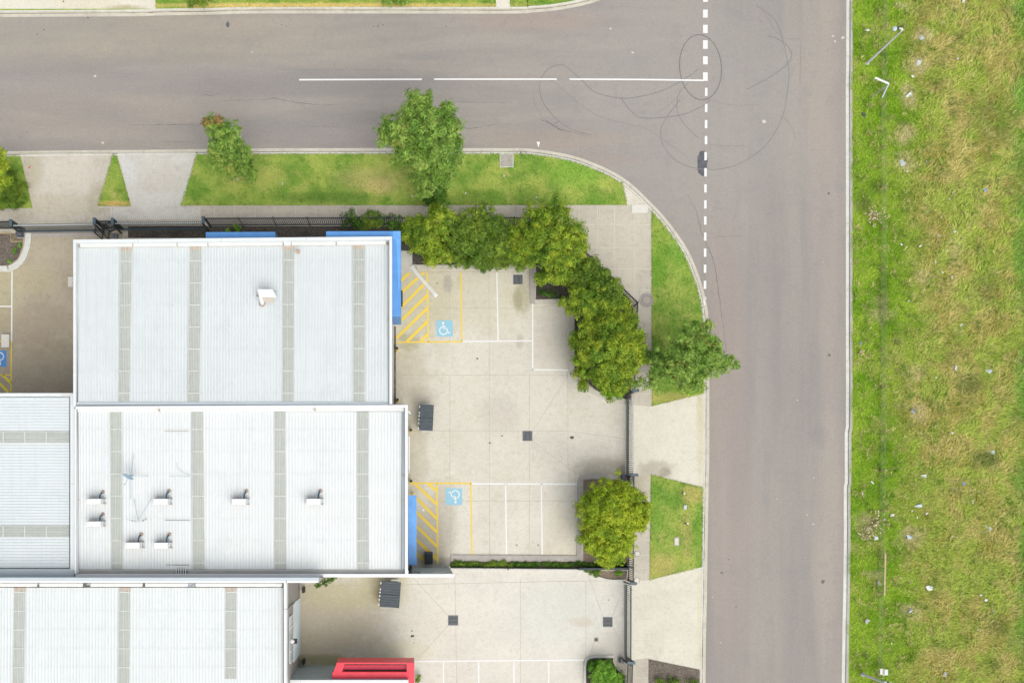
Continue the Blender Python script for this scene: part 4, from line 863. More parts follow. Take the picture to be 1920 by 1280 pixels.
# --- upper warehouse
A = thing('warehouse', P(430,600,0), 'warehouse with pale blue ribbed roof, one cooler and blue corner canopy, facing the long verge', 'warehouse')
ZA = 7.6; yA = lambda x: 463.5 - (x-137)/598.*5.0
MB().ppx([(137.5,449.6),(734.8,443.6),(734.8,759),(137.5,761)], 6.95, 0).build('wall', M['wall_pale'], A)
cp = MB()
cp.ppx([(137,449),(735.3,443),(735.3,449),(137,454.6)], ZA, 6.9); cp.rpx(137,454.6,142,762,ZA-.002,6.9); cp.rpx(729.8,449.2,735.3,757.5,ZA-.002,6.9)
cp.build('parapet', M['coping'], A, bevel=.02)
a2 = MB(); a2.rpx(143,753,729,759.6,7.42,6.9); a2.build('ridge_flashing', M['coping_shade'], A, bevel=.03)
rs = MB()
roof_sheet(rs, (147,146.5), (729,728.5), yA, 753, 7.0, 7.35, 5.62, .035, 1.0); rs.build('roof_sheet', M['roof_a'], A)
g = MB()
for x0, x1 in ((149,248),(249,331),(332,389),(390,530),(546,629.5),(630.5,724)):
    y0 = yA(x0); y1 = yA(x1); g.ppx([(x0,y0-7.4),(x1,y1-7.4),(x1,y1-.6),(x0,y0-.6)], 7.22, 7.0)
g.build('gutter_cover', M['flash'], A, bevel=.06)
g = MB(); g.ppx([(532,452.5),(545,452.4),(545,459.3),(532,459.4)], 7.26, 7.0); g.build('overflow_box', M['white'], A, bevel=.02)
g = MB(); g.ppx([(146,yA(146)-.8),(729,yA(729)-.8),(729,yA(729)+.6),(146,yA(146)+.6)], 7.07, 7.02); g.build('gutter_edge', M['rust'], A)
YC = [(k*41.2+28)/291. for k in range(7)]
for xt, xb in (((226.5,222),(247.5,243)),((356.5,352.5),(378,374)),((530.8,529.5),(552,550)),((662,663),(684,683.5))):
    skylight(A, xt, xb, yA, 752.5, 7.0, 7.35, 7, YC)
    e = MB(); xm0, xm1 = xt[0], xb[0]; e.ppx([(xm0,yA(xm0)+.5),(xm1,yA(xm1)+.5),(xm1,yA(xm1)+8),(xm0,yA(xm0)+8)], 7.072, 7.069); e.build('stained_end', M['sky_end'], A)
bl = MB(); ZB_ = 7.2
bl.ppx([(735.5,433),(751.4,433),(752,593),(735.5,593)], ZB_, 4.2); bl.ppx([(611,433.4),(735.6,433),(735.6,443.2),(611,444.2)], ZB_-.002, 4.2); bl.build('canopy', M['blue'], A, bevel=.03)
e = MB(); e.ppx([(735.8,433.3),(751,433.3),(751.4,500),(748,560),(743,450),(735.8,446)], ZB_+.004, ZB_+.002); e.build('paler_blue_sheet', M['blue_lt'], A)  # paler blue sheet over the canopy corner
b2 = MB(); b2.ppx([(385.5,435),(516,434.4),(516,446),(385.5,446.8)], 6.6, 4.0); b2.build('canopy', M['blue'], A, bevel=.03)
w_ = MB(); x, y, _ = P(752.2,549,5); x2, y2, _ = P(752.2,573,5); w_.box(x, x+.1, y2, y, 4.6, 5.8); w_.build('dark_box', M['black'], A)  # small plain dark box on the east face, not a light source
for (px, py) in ((731,598),(731,628)): MB().rpx(px-4,py-.6,px,py+.6,ZA+.01,ZA-.3).build('bracket', M['rust'], A)
# small marks on parapet seams
s_ = MB()
for (x, y) in ((258,448),(415,446.5),(574,445),(137+120,757),(458,757),(616,756)): s_.rpx(x,y-.5,x+.8,y+5.6,ZA+.004 if y < 700 else 7.43,ZA-.05 if y < 700 else 7.3)
s_.build('seam_sealant', M['rust'], A)
dr = MB(); dr.spx([(740.6,612),(740.6,757)], 3.5, .129, .14); dr.build('drain_channel', M['grime'], A)
v = MB(); x, y, _ = P(559,473,7.1); v.lathe(x, y, [(.09,7.05),(.09,7.3),(.14,7.32),(.14,7.36)], 12); v.build('roof_vent', M['rustybrown'], A)
# --- lower warehouse
B = thing('warehouse', P(450,920,0), 'long white ribbed warehouse roof carrying air conditioners, dish and antenna, in the middle row', 'warehouse')
ZBp = 7.65
MB().ppx([(141.5,760.5),(764.5,759),(764.5,1081),(141.5,1082)], 6.8, 0).build('wall', M['wall_pale'], B)
cp = MB(); cp.ppx([(141,761),(764.8,758.6),(764.8,764),(141,766.4)], ZBp, 6.8); cp.rpx(759.2,763.8,764.8,1075.6,ZBp-.002,6.8); cp.rpx(139.5,766.4,142.5,1075,7.5,6.7); cp.build('parapet', M['coping_b'], B, bevel=.02)
cs = MB(); cs.rpx(141,1075.4,851.3,1081.6,7.3,6.9); cs.rpx(141,1068,590,1068.6,7.02,6.5); cs.build('south_parapet', M['coping_b'], B, bevel=.02)
ww = MB(); ww.ppx([(766,1076.6),(850.8,1076.6),(850.8,1081),(766,1081)], 7.2, 0); ww.build('wing_wall', M['wall_blue'], B)
x0, y0, _ = P(789, 1071, 5.6); x1, _, _ = P(835, 1071, 5.6); yw = P(0,1076.6,7.2)[1]
wl_ = MB(); wl_.box(x0, x1, yw, yw+.04, 5.2, 6.3); wl_.build('window', M['glass_pale'], B)
wl_ = MB(); wl_.box(P(767,0,5.6)[0], P(848,0,5.6)[0], yw-.0, yw+.02, 4.9, 6.7); wl_.build('dark_band', M['glass'], B)
c2 = MB(); c2.ppx([(145,766.6),(758.6,764.4),(758.6,770.5),(145,772)], 7.34, 6.9); c2.build('ridge_flashing', M['flash'], B, bevel=.04)
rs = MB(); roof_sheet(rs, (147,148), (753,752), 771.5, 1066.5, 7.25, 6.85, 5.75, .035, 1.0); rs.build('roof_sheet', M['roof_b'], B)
fl = MB(); fl.rpx(753.4,771,759,1066,7.05,6.8); fl.rpx(142.6,771,147,1068,7.05,6.7); fl.build('side_flashing', M['coping_shade'], B)
g = MB(); g.rpx(146,1066.6,758,1075,6.62,6.5); g.build('box_gutter', M['gutter'], B)
g = MB()
for x in (160,212,247,303,420,457,544,598,660,735): g.rpx(x,1067,x+1.2,1075,6.72,6.6)
for x0_, x1_ in ((362,378),(535,549)): g.rpx(x0_,1067.5,x1_,1074.5,6.70,6.6)
g.build('gutter_strap', M['coping_shade'], B)
g = MB()
for k in range(5): g.rpx(329.5+k*4.4,1060.5,331+k*4.4,1075,6.98,6.86)
g.rpx(328.5,1060.4,351.5,1062,6.99,6.86); g.build('gutter_grate', M['white'], B); g = MB(); g.rpx(329,1061,351.5,1075,6.8,6.7); g.build('rainwater_head', M['grate_dk'], B)
YCb = [(k*41.6+32.5)/294. for k in range(7)]
for xt, xb in (((206.8,209),(227.8,230)),((359.7,361.9),(381,383.7)),((514.4,515.7),(535,537)),((669.5,670),(690.3,691.5))):
    skylight(B, xt, xb, 772, 1066.3, 7.25, 6.85, 7, YCb)
bl = MB(); bl.rpx(765.6,928,781,1058.8,4.4,3.7); bl.build('canopy', M['blue_lt'], B, bevel=.02)
dp = MB(); q = P(769.5,1063,3); dp.tube([(q[0],q[1],5.5),(q[0],q[1],.2)], .09, 8); dp.tube([P(766,1068,5.5),P(772,1062,5.4)], .08, 8); dp.build('downpipe', M['black'], B)
bx = MB(); bx.rpx(766,818,768.4,880,3.6,.6); bx.build('roller_door', M['white'], B); bx = MB(); bx.rpx(766,881,767.6,886,2.4,.3); bx.build('door', M['white'], B)
pl = MB(); pl.tube([P(764,770,7.3), P(767,772,7.2), P(769,776,6.8)], .07, 8); pl.build('overflow_pipe', M['white'], B, smooth=True)
s_ = MB()
for (x, y) in ((146,894),(146,936),(756,891),(756,938),(762,810)): s_.rpx(x-4,y-.6,x+3,y+.6,7.08 if x < 700 else 7.1,7.0)
s_.rpx(297,759.5,297.8,771,ZBp+.004,7.2); s_.rpx(590,758.8,590.8,770,ZBp+.004,7.2)
s_.build('seam_sealant', M['rust'], B)
# --- left warehouse
Cw = thing('warehouse', P(40,900,0), 'warehouse with horizontal ribs cut by the left edge, beside the dish roof', 'warehouse')
MB().ppx([(-420,737.5),(140.2,737),(140.2,1081),(-420,1081)], 6.7, 0).build('wall', M['wall_pale'], Cw)
cp = MB(); cp.rpx(-420,736.5,140.5,742.5,7.3,6.6); cp.rpx(131.5,742.5,140,1068,7.25,6.6); cp.build('parapet', M['coping'], Cw, bevel=.02)
cp = MB(); cp.rpx(-420,1066,139,1080.5,7.2,6.6); cp.build('south_parapet', M['coping_shade'], Cw, bevel=.02)
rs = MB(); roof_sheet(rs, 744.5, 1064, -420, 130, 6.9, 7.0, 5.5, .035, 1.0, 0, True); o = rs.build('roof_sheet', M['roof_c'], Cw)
for a, b in ((808.5,830),(985,1006)): skylight(Cw, (a,a), (b,b), -420, 129.6, 6.9, 7.0, 13, [(k*40.3+24)/549.6 for k in range(13)], True)
s_ = MB(); s_.rpx(114,739.6,134,740.6,7.31,7.2); s_.rpx(134,906,139,907,7.26,7.2); s_.build('seam_sealant', M['rust'], Cw)
# --- bottom warehouse
D = thing('warehouse', P(250,1200,0), 'tallest white ribbed warehouse at the bottom left with grey side wall and roller door', 'warehouse')
ZD = 8.35
MB().ppx([(-420,1086),(537.2,1086),(537.2,1700),(-420,1700)], 7.7, 0).build('wall', M['wall_grey'], D)
cp = MB(); cp.rpx(-420,1087.2,536,1092,ZD,7.6); cp.rpx(532,1092,537.4,1141,ZD-.002,7.6); cp.rpx(532,1141.5,537.4,1700,ZD-.002,7.6); cp.rpx(537,1087.2,597,1092,ZD-.002,0)
cp.build('parapet', M['coping_b'], D, bevel=.02)
cp = MB(); cp.rpx(-420,1082.2,597.5,1087.1,ZD+.05,7.6); cp.build('stepped_parapet', M['coping_shade'], D, bevel=.02)
wg = MB(); wg.ppx([(597,1082.5),(597,1091.8),(598,1091.5),(604.5,1083.4),(604,1082.5)], 8.2, 0); wg.build('wing_wall', M['wall_grey'], D)
fl = MB()
for x0_, x1_ in ((-420,69),(73,155),(169,267),(271.5,352),(366,529)): fl.rpx(x0_,1092.6,x1_,1099.6,7.95,7.7)
fl.build('gutter_cover', M['flash'], D, bevel=.05)
g = MB()
for x0_, x1_ in ((69,73),(155,169),(267.5,271),(352.5,366)): g.rpx(x0_,1092.8,x1_,1099.4,7.86,7.7)
g.build('gutter_gap', M['gutter'], D)
g = MB(); g.rpx(-420,1099.6,531,1101,7.8,7.7); g.build('gutter_edge', M['grime'], D)
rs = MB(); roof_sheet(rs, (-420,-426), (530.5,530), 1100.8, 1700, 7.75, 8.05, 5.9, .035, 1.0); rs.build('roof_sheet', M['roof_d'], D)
YCd = [(k*35.2+6.5)/178.5 for k in range(5)]
for xt, xb in (((27,24),(48,44.8)),((224,222),(244.5,242.8))): skylight(D, xt, xb, 1101.3, 1290, 7.75, 7.85, 6, [(k*35.2+8)/188.7 for k in range(6)])
skylight(D, (423,422.2), (443.5,442.8), 1101.3, 1271.4, 7.75, 7.84, 5, [(k*35.2+8)/170.1 for k in range(5)])
for (a,b) in ((27,48),(224,244.5),(423,443.5)): e = MB(); e.rpx(a,1101.2,b,1107.5,7.822,7.819); e.build('stained_end', M['sky_end'], D)
xw = P(537.2,0,7.7)[0]
for (bd, xa, xb, ya, yb, za, zb2, f_, px_) in ((A, 146.8, 728.8, 461, 753, 7.0, 7.35, YC, 0), (B, 147.5, 752.5, 772, 1066, 7.25, 6.85, YCb, 0), (D, -300, 530, 1101, 1290, 7.75, 7.85, [(k*35.2+8)/188.7 for k in range(6)], 0)):
    for f in f_:
        y_ = ya+(yb-ya)*f; z_ = za+(zb2-za)*f+.038
        m = MB(); m.strip([P(xa, y_, z_), P(xb, y_, z_)], .009, z_, z_+.004); m.build('fixing_row', M['flash'], bd)
def wall_y(py, z): return P(0, py, z)[1]
dr = MB(); dr.box(xw, xw+.05, wall_y(1241.5,4.0), wall_y(1129.5,4.0), .15, 4.0)
do = dr.build('roller_door', M['door'], D)
sl_ = MB()
for k in range(24): sl_.box(xw+.05, xw+.062, wall_y(1241.5,4.0)+.02, wall_y(1129.5,4.0)-.02, .2+k*.16, .22+k*.16)
sl_.build('slat', M['coping_shade'], do)
wn_ = MB(); wn_.box(xw, xw+.05, wall_y(1243,6.2), wall_y(1156,6.2), 4.75, 6.2); wo_ = wn_.build('window', M['glass_pale'], D)
fr = MB()
for f in (0, .25, .5, .75, 1): yy = wall_y(1243,6.2)+(wall_y(1156,6.2)-wall_y(1243,6.2))*f; fr.box(xw+.05, xw+.09, yy-.04, yy+.04, 4.75, 6.2)
fr.build('frame', M['white'], wo_)
la = MB(); la.box(xw+.05, xw+.45, wall_y(1206,6), wall_y(1198,6), 5.6, 6.0); la.build('wall_lamp', M['black'], D); la = MB(); la.lathe(xw+.25, wall_y(1202,6.9), [(.1,6.7),(.16,6.8),(.1,6.9)], 10); la.build('lamp_shade', M['white'], D)
pp = MB(); yy = wall_y(1141,7.8); pp.tube([(xw+.07,yy,7.9),(xw+.07,yy,4.2)], .06, 8); pp.build('downpipe', M['wall_grey'], D)
pp = MB(); pp.rpx(566,1102,570,1111,1.1,.12); pp.build('wheel_guard', M['black'], D)
pp = MB(); pp.rpx(566.5,1238,570,1246,1.2,.12); pp.build('wheel_guard', M['black'], D)
# --- bottom middle building with red canopy
E = thing('warehouse', P(640,1400,0), 'white roofed building at the bottom edge with a red canopy on its wall', 'warehouse')
MB().ppx([(538.5,1273.5),(765.5,1273.5),(765.5,1700),(538.5,1700)], 5.72, 0).build('wall', M['wall_blue'], E)
rf = MB(); rf.rpx(539,1274,765.5,1700,5.80,5.73); rf.build('roof_sheet', M['roof_b'], E)
rf = MB(); 
for x in (563,621,689,754): rf.rpx(x,1274.2,x+.7,1700,5.81,5.8)
rf.build('sheet_lap', M['coping_shade'], E)
rd = MB(); zt = 5.3
rd.ppx([(623,1259),(766,1259),(766,1271.5),(623,1271.5)], zt, zt-.3); rd.ppx([(762.5,1241.3),(777,1241.3),(777.3,1700),(766,1700),(766,1259),(762.5,1259)], zt-.003, zt-2.0); 
rd.ppx([(631,1241.3),(762.5,1241.3),(762.5,1244),(631,1244)], zt-.006, zt-2.0); rd.ppx([(632,1241.3),(646,1244),(641,1259),(624,1262)], zt-.009, zt-2.0)
rd.build('canopy', M['red'], E, bevel=.01)
rd = MB(); rd.ppx([(642,1246),(762,1246),(762,1257),(642,1257)], 4.9, 4.7); rd.build('canopy_tray', M['red_dk'], E)
rd = MB(); rd.ppx([(646,1255.2),(763,1255.2),(763,1259.2),(646,1259.2)], 5.0, 4.9); rd.build('gutter', M['grate_dk'], E)
rd = MB(); rd.ppx([(623.5,1271.8),(765,1271.8),(765,1273.6),(623.5,1273.6)], 5.55, 5.4); rd.build('flashing', simple('pink_tinted_flashing', C(205,145,170)), E)
# --- things on the roofs
def zb(py): return 7.25 + (6.85-7.25)*(py-771.5)/295. + .03
ac0 = thing('air_conditioner', (0,0,0), '', 'air conditioner', 'air conditioner units on the white roof')
m = MB(); m.box(-.46,.46,-.2,.2,.12,.72); m.build('casing', M['white'], ac0, bevel=.035)
m = MB()
for k in range(14): m.box(-.42,.30,-.208,-.202,.18+k*.036,.195+k*.036)
m.build('grille', M['grille'], ac0)
m = MB(); m.box(-.44,.44,.2,.215,.16,.68); m.build('coil_panel', M['bin_dk'], ac0)
for yy in (-.17,.19): m = MB(); m.box(-.52,.60,yy-.025,yy+.025,.03,.12); m.build('mounting_rail', M['rustybrown'], ac0)
m = MB(); m.box(.46,.54,-.1,.2,.2,.45); m.build('valve_cover', M['coping_shade'], ac0, bevel=.01)
m = MB(); m.tube([(.30,.22,.35),(.30,.38,.4),(.31,.5,.32),(.36,.62,.2),(.40,.68,.05)], .055, 8); m.build('lagged_pipe', M['pipe'], ac0, smooth=True)
m = MB(); m.tube([(.1,.2,.3),(.2,.32,.34),(.3,.3,.34),(.36,.24,.3)], .04, 8); m.build('conduit', M['white'], ac0, smooth=True)
m = MB(); m.lathe(.40,.70,[(.13,.03),(.11,.06),(.07,.14),(.04,.15)],12); m.build('pipe_flashing', M['rustybrown'], ac0)
acs = [(175.3,939.4,'air conditioner at the left edge of the white roof, upper of the stacked pair'),(175.2,981.8,'air conditioner at the left edge of the white roof, lower of the stacked pair'),
       (300.8,940,'air conditioner beside the satellite dish and the antenna, left of the wide skylight strip'),(248,1022,'air conditioner just below the fallen antenna, left one of the low pair'),
       (301.5,1022.2,'air conditioner near the rainwater grate, right one of the low pair'),(447.3,940.2,'air conditioner standing alone between the second and third skylight strips'),(587.3,940,'air conditioner standing alone between the third and fourth skylight strips')]
for i, (px, py, lb) in enumerate(acs):
    o = ac0 if i == 0 else copy_tree(ac0)
    zt = zb(py)+.72; p = P(px, py, zt); o.location = (p[0], p[1], zb(py)); o['label'] = lb
    o.scale = (1.0 if i not in (4,) else .97, 1.0 if i > 1 else .88, 1)
ev = thing('roof_cooler', P(500,556,7.15), 'white box shaped evaporative cooler with a spout, alone on the pale blue roof', 'cooler')
m = MB()
t0 = [P(483.5,543,8.0), P(510.5,543,8.0), P(517,556.5,8.0), P(487,556.5,8.0)]; b0 = [P(486,547,7.2), P(512,547,7.2), P(517.5,562,7.2), P(490,563,7.2)]
m.add([(p[0],p[1],7.2) for p in b0]+[(p[0],p[1],7.98) for p in t0], [(3,2,1,0)[::-1],(7,6,5,4)[::-1][::-1],(0,1,5,4),(1,2,6,5),(2,3,7,6),(3,0,4,7)]); m.build('casing', M['white'], ev, bevel=.03)
m = MB(); p0, p1 = P(491.5,557,7.95), P(512.5,557,7.95)
for k in range(9): m.add([(p0[0],p0[1]-.02-k*.022,7.85-k*.06),(p1[0],p1[1]-.02-k*.022,7.85-k*.06),(p1[0],p1[1]-.05-k*.022,7.81-k*.06),(p0[0],p0[1]-.05-k*.022,7.81-k*.06)],[(3,2,1,0)])
m.build('louvre', M['grille'], ev)
m = MB(); m.rpx(487,546.5,520,564,7.24,7.12); m.build('base_flashing', M['coping_shade'], ev)
m = MB(); m.tube([P(489,556,7.6),P(490,562,7.6),P(491.5,567,7.5),P(492,570,7.2)], .13, 10); m.build('spout', M['white'], ev, smooth=True)
m = MB(); q = P(492,569.5,7.2); m.lathe(q[0],q[1],[(.2,7.15),(.17,7.2),(.1,7.3)],12); m.build('pipe_flashing', M['rustybrown'], ev)
m = MB(); m.tube([P(481,554,7.3),P(484,555,7.4)], .05, 6); m.build('overflow_pipe', M['rustybrown'], ev)
# dish
zr = zb(895); dp_ = P(241,891,zr+1.0)
ds = thing('satellite_dish', (dp_[0],dp_[1],zr), 'blue grey satellite dish with guy wires on the white roof', 'satellite dish')
from mathutils import Matrix, Vector
m = MB(); rot = Matrix.Rotation(math.radians(-22), 4, 'Z') @ Matrix.Rotation(math.radians(66), 4, 'X'); vs = []; n = 24
for r_, dz in ((0,0),(.12,.008),(.24,.03),(.34,.062),(.385,.08)):
    for k in range(n): q = rot @ Vector((r_*math.cos(2*math.pi*k/n), r_*.95*math.sin(2*math.pi*k/n), dz)); vs.append((dp_[0]+q.x, dp_[1]+q.y, zr+1.0+q.z))
m.add(vs, [(i*n+k, i*n+(k+1) % n, (i+1)*n+(k+1) % n, (i+1)*n+k) for i in range(4) for k in range(n)])
m.build('reflector', M['dish'], ds, smooth=True)
m = MB(); m.tube([(dp_[0],dp_[1]+.02,zr),(dp_[0],dp_[1]+.02,zr+.95)], .03, 8); m.build('mast', M['dish'], ds)
m = MB(); e = P(234,906.5,zr+.9); m.tube([P(242,894,zr+.85), e], .014, 6); m.build('feed_arm', M['dish'], ds)
m = MB(); m.tube([e, P(233.6,908.5,zr+.92)], .04, 8); m.build('feed_horn', M['dish'], ds)
for g_ in ((250.5,851),(278.5,892),(245.5,935)): m = MB(); m.tube([(dp_[0]+.08,dp_[1],zr+.8), P(g_[0],g_[1],zb(g_[1])+.03)], .012, 5); m.build('guy_wire', M['cable'], ds)
zr = zb(975); an = thing('antenna', P(258,975,zr), 'thin fallen television antenna with two guy wires on the white roof', 'antenna')
m = MB(); m.tube([P(237,973,zr+.5),P(248,975.5,zr+.5),P(262,976.5,zr+.5),P(275,972.5,zr+.5)], .012, 5); m.build('boom', M['cable'], an)
m = MB()
for x, y in ((247,975.5),(249,975.8),(252,976.2),(255,976.5),(267,975.5),(269,975),(272,973),(274,972.4)): m.tube([P(x,y-1.8,zr+.5),P(x,y+2.2,zr+.5)], .012, 5)
m.build('elements', M['black'], an)
for a_ in ((251,934),(284.5,933)): m = MB(); m.tube([P(259,975,zr+.5), P(a_[0],a_[1],zb(a_[1])+.05)], .012, 5); m.build('guy_wire', M['cable'], an)
m = MB(); m.tube([P(259,975.5,zr), P(259,975.5,zr+.5)], .02, 6); m.build('mast', M['cable'], an)
for (x0_, x1_, y_, lb) in ((308,354.5,808.3,'thin rusty rod lying across the white roof above the loose cable'),(309.5,356.5,975,'thin dark rod lying across the white roof below the loose cable'),(311,356,1058.5,'dark rod lying on the white roof over the rainwater grate')):
    m = MB(); z_ = zb(y_)+.06; m.tube([P(x0_,y_,z_),P(x1_,y_,z_)], .012, 6); tag(m.build('metal_rod', M['rustybrown'] if y_ < 900 else M['bin_dk'], at=P(x0_,y_,z_)), lb, 'rod', 'rods lying on the white roof')
m = MB(); z_ = zb(880)+.05
cpts = [(317,892),(354,892),(352,889.5),(340,883),(333,877),(331,868)]
m.tube([P(x,y,z_+.02*(i % 2)) for i,(x,y) in enumerate(spline(cpts,4))], .008, 5); tag(m.build('cable', M['cable'], at=P(335,880,z_)), 'thin loose cable curled on the white roof between two rods', 'cable')
# ------------------------------------------------------------------ fences and gates
def panel(mb, a, b, z0, z1, hgt=.1, pitch=.135, rails=(.18,.86), r=.021, top=.02, spike=.1):
    """a,b world xy"""
    L = math.dist(a, b); n = max(2, int(L/pitch)); zt = z1
    dx, dy = (b[0]-a[0])/L, (b[1]-a[1])/L
    for f in rails: z = z0+(zt-z0)*f; mb.strip([a, b], .06, z-.03, z+.03)
    for k in range(n+1):
        x, y = a[0]+(b[0]-a[0])*k/n, a[1]+(b[1]-a[1])*k/n
        mb.box(x-r, x+r, y-r, y+r, z0+.08, zt)
def fence(name, label, pts, hgt, n_per, mat, group, postw=.04, z0=.12, rails=(.14,.88), double=False):
    r = thing(name, P(pts[0][0], pts[0][1], z0), label, 'fence', group)
    tot = 0; posts = []
    for i in range(len(pts)-1):
        a, b = P(*pts[i], z0)[:2], P(*pts[i+1], z0)[:2]; L = math.dist(a, b); k = max(1, int(round(L/2.4)))
        for j_ in range(k):
            p = (a[0]+(b[0]-a[0])*j_/k, a[1]+(b[1]-a[1])*j_/k); q = (a[0]+(b[0]-a[0])*(j_+1)/k, a[1]+(b[1]-a[1])*(j_+1)/k)
            m = MB(); panel(m, p, q, z0, z0+hgt, rails=rails); m.build('fence_panel', mat, r)
            posts.append(p)
        posts.append(b)
    seen = []
    for p in posts:
        if any(math.dist(p, s) < .1 for s in seen): continue
        seen.append(p); m = MB(); m.box(p[0]-postw, p[0]+postw, p[1]-postw, p[1]+postw, z0-.1, z0+hgt+.02); m.build('post', mat, r, bevel=.008)
    return r
FG = 'charcoal picket fences around the premises'
def g2(px, py, h_=2.1):     # seen top pixel -> ground pixel
    k = 1/(1 - (h_+.12)/H)
    return (NX+(px-NX)/k, NY+(py-NY)/k)
def topline(pts, h_=2.1):
    out = []
    for p in pts:
        x, y, _ = P(p[0], p[1], h_+.12); out.append((x/S/(1-.12/H)+NX, NY-y/S/(1-.12/H)))
    return out
fence('picket_fence', 'long charcoal picket fence before the blue canopies, bending around the corner garden', topline([(382,408),(640,407),(1030,407),(1110,482),(1197,566),(1194.5,640),(1190.5,733)]), 2.1, 1, M['fence'], FG)
fence('picket_fence', 'charcoal picket fence cut by the left edge beside the first sliding gate', topline([(-140,415),(17,414)]), 2.1, 1, M['fence'], FG)
fence('picket_fence', 'short charcoal picket fence between the two sliding gates, returning to the warehouse wall', topline([(178,413.5),(211,413)])+[(207,436),(206,450)], 2.1, 1, M['fence'], FG)
fence('picket_fence', 'short charcoal picket fence running from the first gate post to the warehouse corner', [(195,436),(194,450)], 2.1, 1, M['fence'], FG)
fence('picket_fence', 'charcoal picket fence between the two east gates behind the round tree', topline([(1190,892),(1189,1000),(1188.6,1092)], 1.9), 1.9, 1, M['fence'], FG)
fence('picket_fence', 'charcoal picket fence below the lower east gate at the bottom edge', topline([(1187.5,1240),(1186,1290),(1184,1500)], 1.9), 1.9, 1, M['fence'], FG)
# low dark boundary fence and its wall
r = thing('boundary_fence', P(850,1064,.12), 'dark low boundary fence between the round tree bed and the lower yard', 'fence')
m = MB(); m.spx([(1086,1066.5),(1180,1065.5)], 3.4, .1, 1.0); m.build('fence_panel', M['bin_dk'], r)
m = MB(); m.spx([(846,1063.6),(1086,1066)], 1.6, .1, .55); m.build('low_rail', M['black'], r)
m = MB(); m.spx([(1176,1058),(1188,1064)], 2.0, .1, 1.9); m.build('end_panel', M['fence'], r)
def gate(label, p0, p1, h_, ext, group, rail='galv', pick='gate', horiz=True):
    """p0,p1: ground pixels of the leaf ends"""
    a, b = P(*p0, .12)[:2], P(*p1, .12)[:2]; r = thing('sliding_gate', P(*p0, .12), label, 'gate', group); L = math.dist(a, b)
    m = MB(); m.strip([a, b], .09, .2, .36); m.build('bottom_rail', M[pick], r, bevel=.01)
    m = MB(); n = int(L/.14)
    for k in range(n+1):
        x, y = a[0]+(b[0]-a[0])*k/n, a[1]+(b[1]-a[1])*k/n; m.box(x-.019, x+.019, y-.019, y+.019, .3, .12+h_)
    m.build('pickets', M['fence'], r)
    m = MB(); m.strip([a, b], .075, h_-.2, h_-.13); m.build('top_rail', M[rail], r)
    d = ((b[0]-a[0])/L, (b[1]-a[1])/L)
    m = MB(); m.strip([(a[0]+d[1]*.09, a[1]-d[0]*.09), (b[0]+d[1]*.09, b[1]-d[0]*.09)], .03, .125, .135); m.build('ground_track', M['grime'], r)
    return r
def frame(label, top, hx, hy, h_, group):
    """gate guide frame: two posts joined by a head bar. top: seen head-bar centre pixel; hx,hy half spans (m)"""
    x, y, _ = P(top[0], top[1], h_+.12); r = thing('gate_post', (x, y, .12), label, 'gate post', group)
    for s_ in (-1, 1): m = MB(); m.box(x+s_*hx-.05, x+s_*hx+.05, y+s_*hy-.05, y+s_*hy+.05, .1, h_+.12); m.build('post', M['fence'], r, bevel=.01)
    m = MB(); m.box(x-hx-.06, x+hx+.06, y-hy-.06, y+hy+.06, h_+.125, h_+.2); m.build('head_bar', M['gate'], r, bevel=.01)
    m = MB(); m.box(x-max(hx-.08,.03), x+max(hx-.08,.03), y-max(hy-.08,.03), y+max(hy-.08,.03), h_-.25, h_+.0); m.build('guide_roller', M['black'], r)
    return r
GG = 'sliding gates of the premises'; GP = 'gate guide frames'
gate('long sliding gate with silver top rail across the first driveway at the left', (36,435.5), (197,433), 2.0, 0, GG)
gate('long sliding gate with silver top rail across the second driveway', (225,431.5), (390,430.5), 2.0, 0, GG)
gate('sliding gate with white top rail across the upper right driveway', (1176.8,744), (1176.8,906), 1.75, 0, GG, 'white')
gate('slate blue sliding gate across the lower right driveway', (1173.5,1095), (1173,1240), 1.85, 0, GG, 'gate')
frame('gate guide frame at the left end of the first sliding gate', (20,418), .04, .19, 2.3, GP); frame('gate guide frame at the right end of the first sliding gate', (177,415), .04, .19, 2.3, GP)
frame('gate guide frame at the left end of the second sliding gate', (211,415.5), .04, .19, 2.3, GP); frame('gate guide frame at the right end of the second sliding gate', (381,412.5), .04, .19, 2.3, GP)
frame('gate guide frame at the top of the upper right gate beside the big garden tree', (1191.5,732), .19, .04, 2.1, GP); frame('gate guide frame at the bottom of the upper right gate beside the round tree', (1189,890), .22, .04, 2.0, GP)
frame('gate guide frame at the top of the lower right gate beside a white manhole', (1187,1093.5), .19, .04, 2.0, GP); frame('gate guide frame at the bottom of the lower right gate beside the round bush', (1183.5,1242), .22, .04, 2.0, GP)
def motor(px, py, label, c='gate', sx=.2, sy=.16):
    x, y, _ = P(px, py, .75); r = thing('gate_motor', (x, y, .12), label, 'gate motor', 'gate motors')
    m = MB(); m.box(x-sx, x+sx, y-sy, y+sy, .18, .72); m.build('housing', M[c], r, bevel=.03)
    m = MB(); m.box(x-sx-.06, x+sx+.06, y-sy-.06, y+sy+.06, .1, .2); m.build('plinth', M['pit'], r)
    m = MB(); m.lathe(x+sx*.5, y, [(.04,.72),(.04,.8),(.02,.82)], 8); m.build('beacon', M['red'], r)
motor(34,437,'gate motor box on a concrete pad beside the left planter'); motor(1171.5,896,'slate gate motor box behind the upper right gate at the tree', sx=.16, sy=.22); motor(1167,1239,'gate motor box behind the lower right gate at the round bush', sx=.14, sy=.16)
r = thing('meter_box', P(214,441,.5), 'small grey slatted box against the warehouse between the two front gates', 'box')
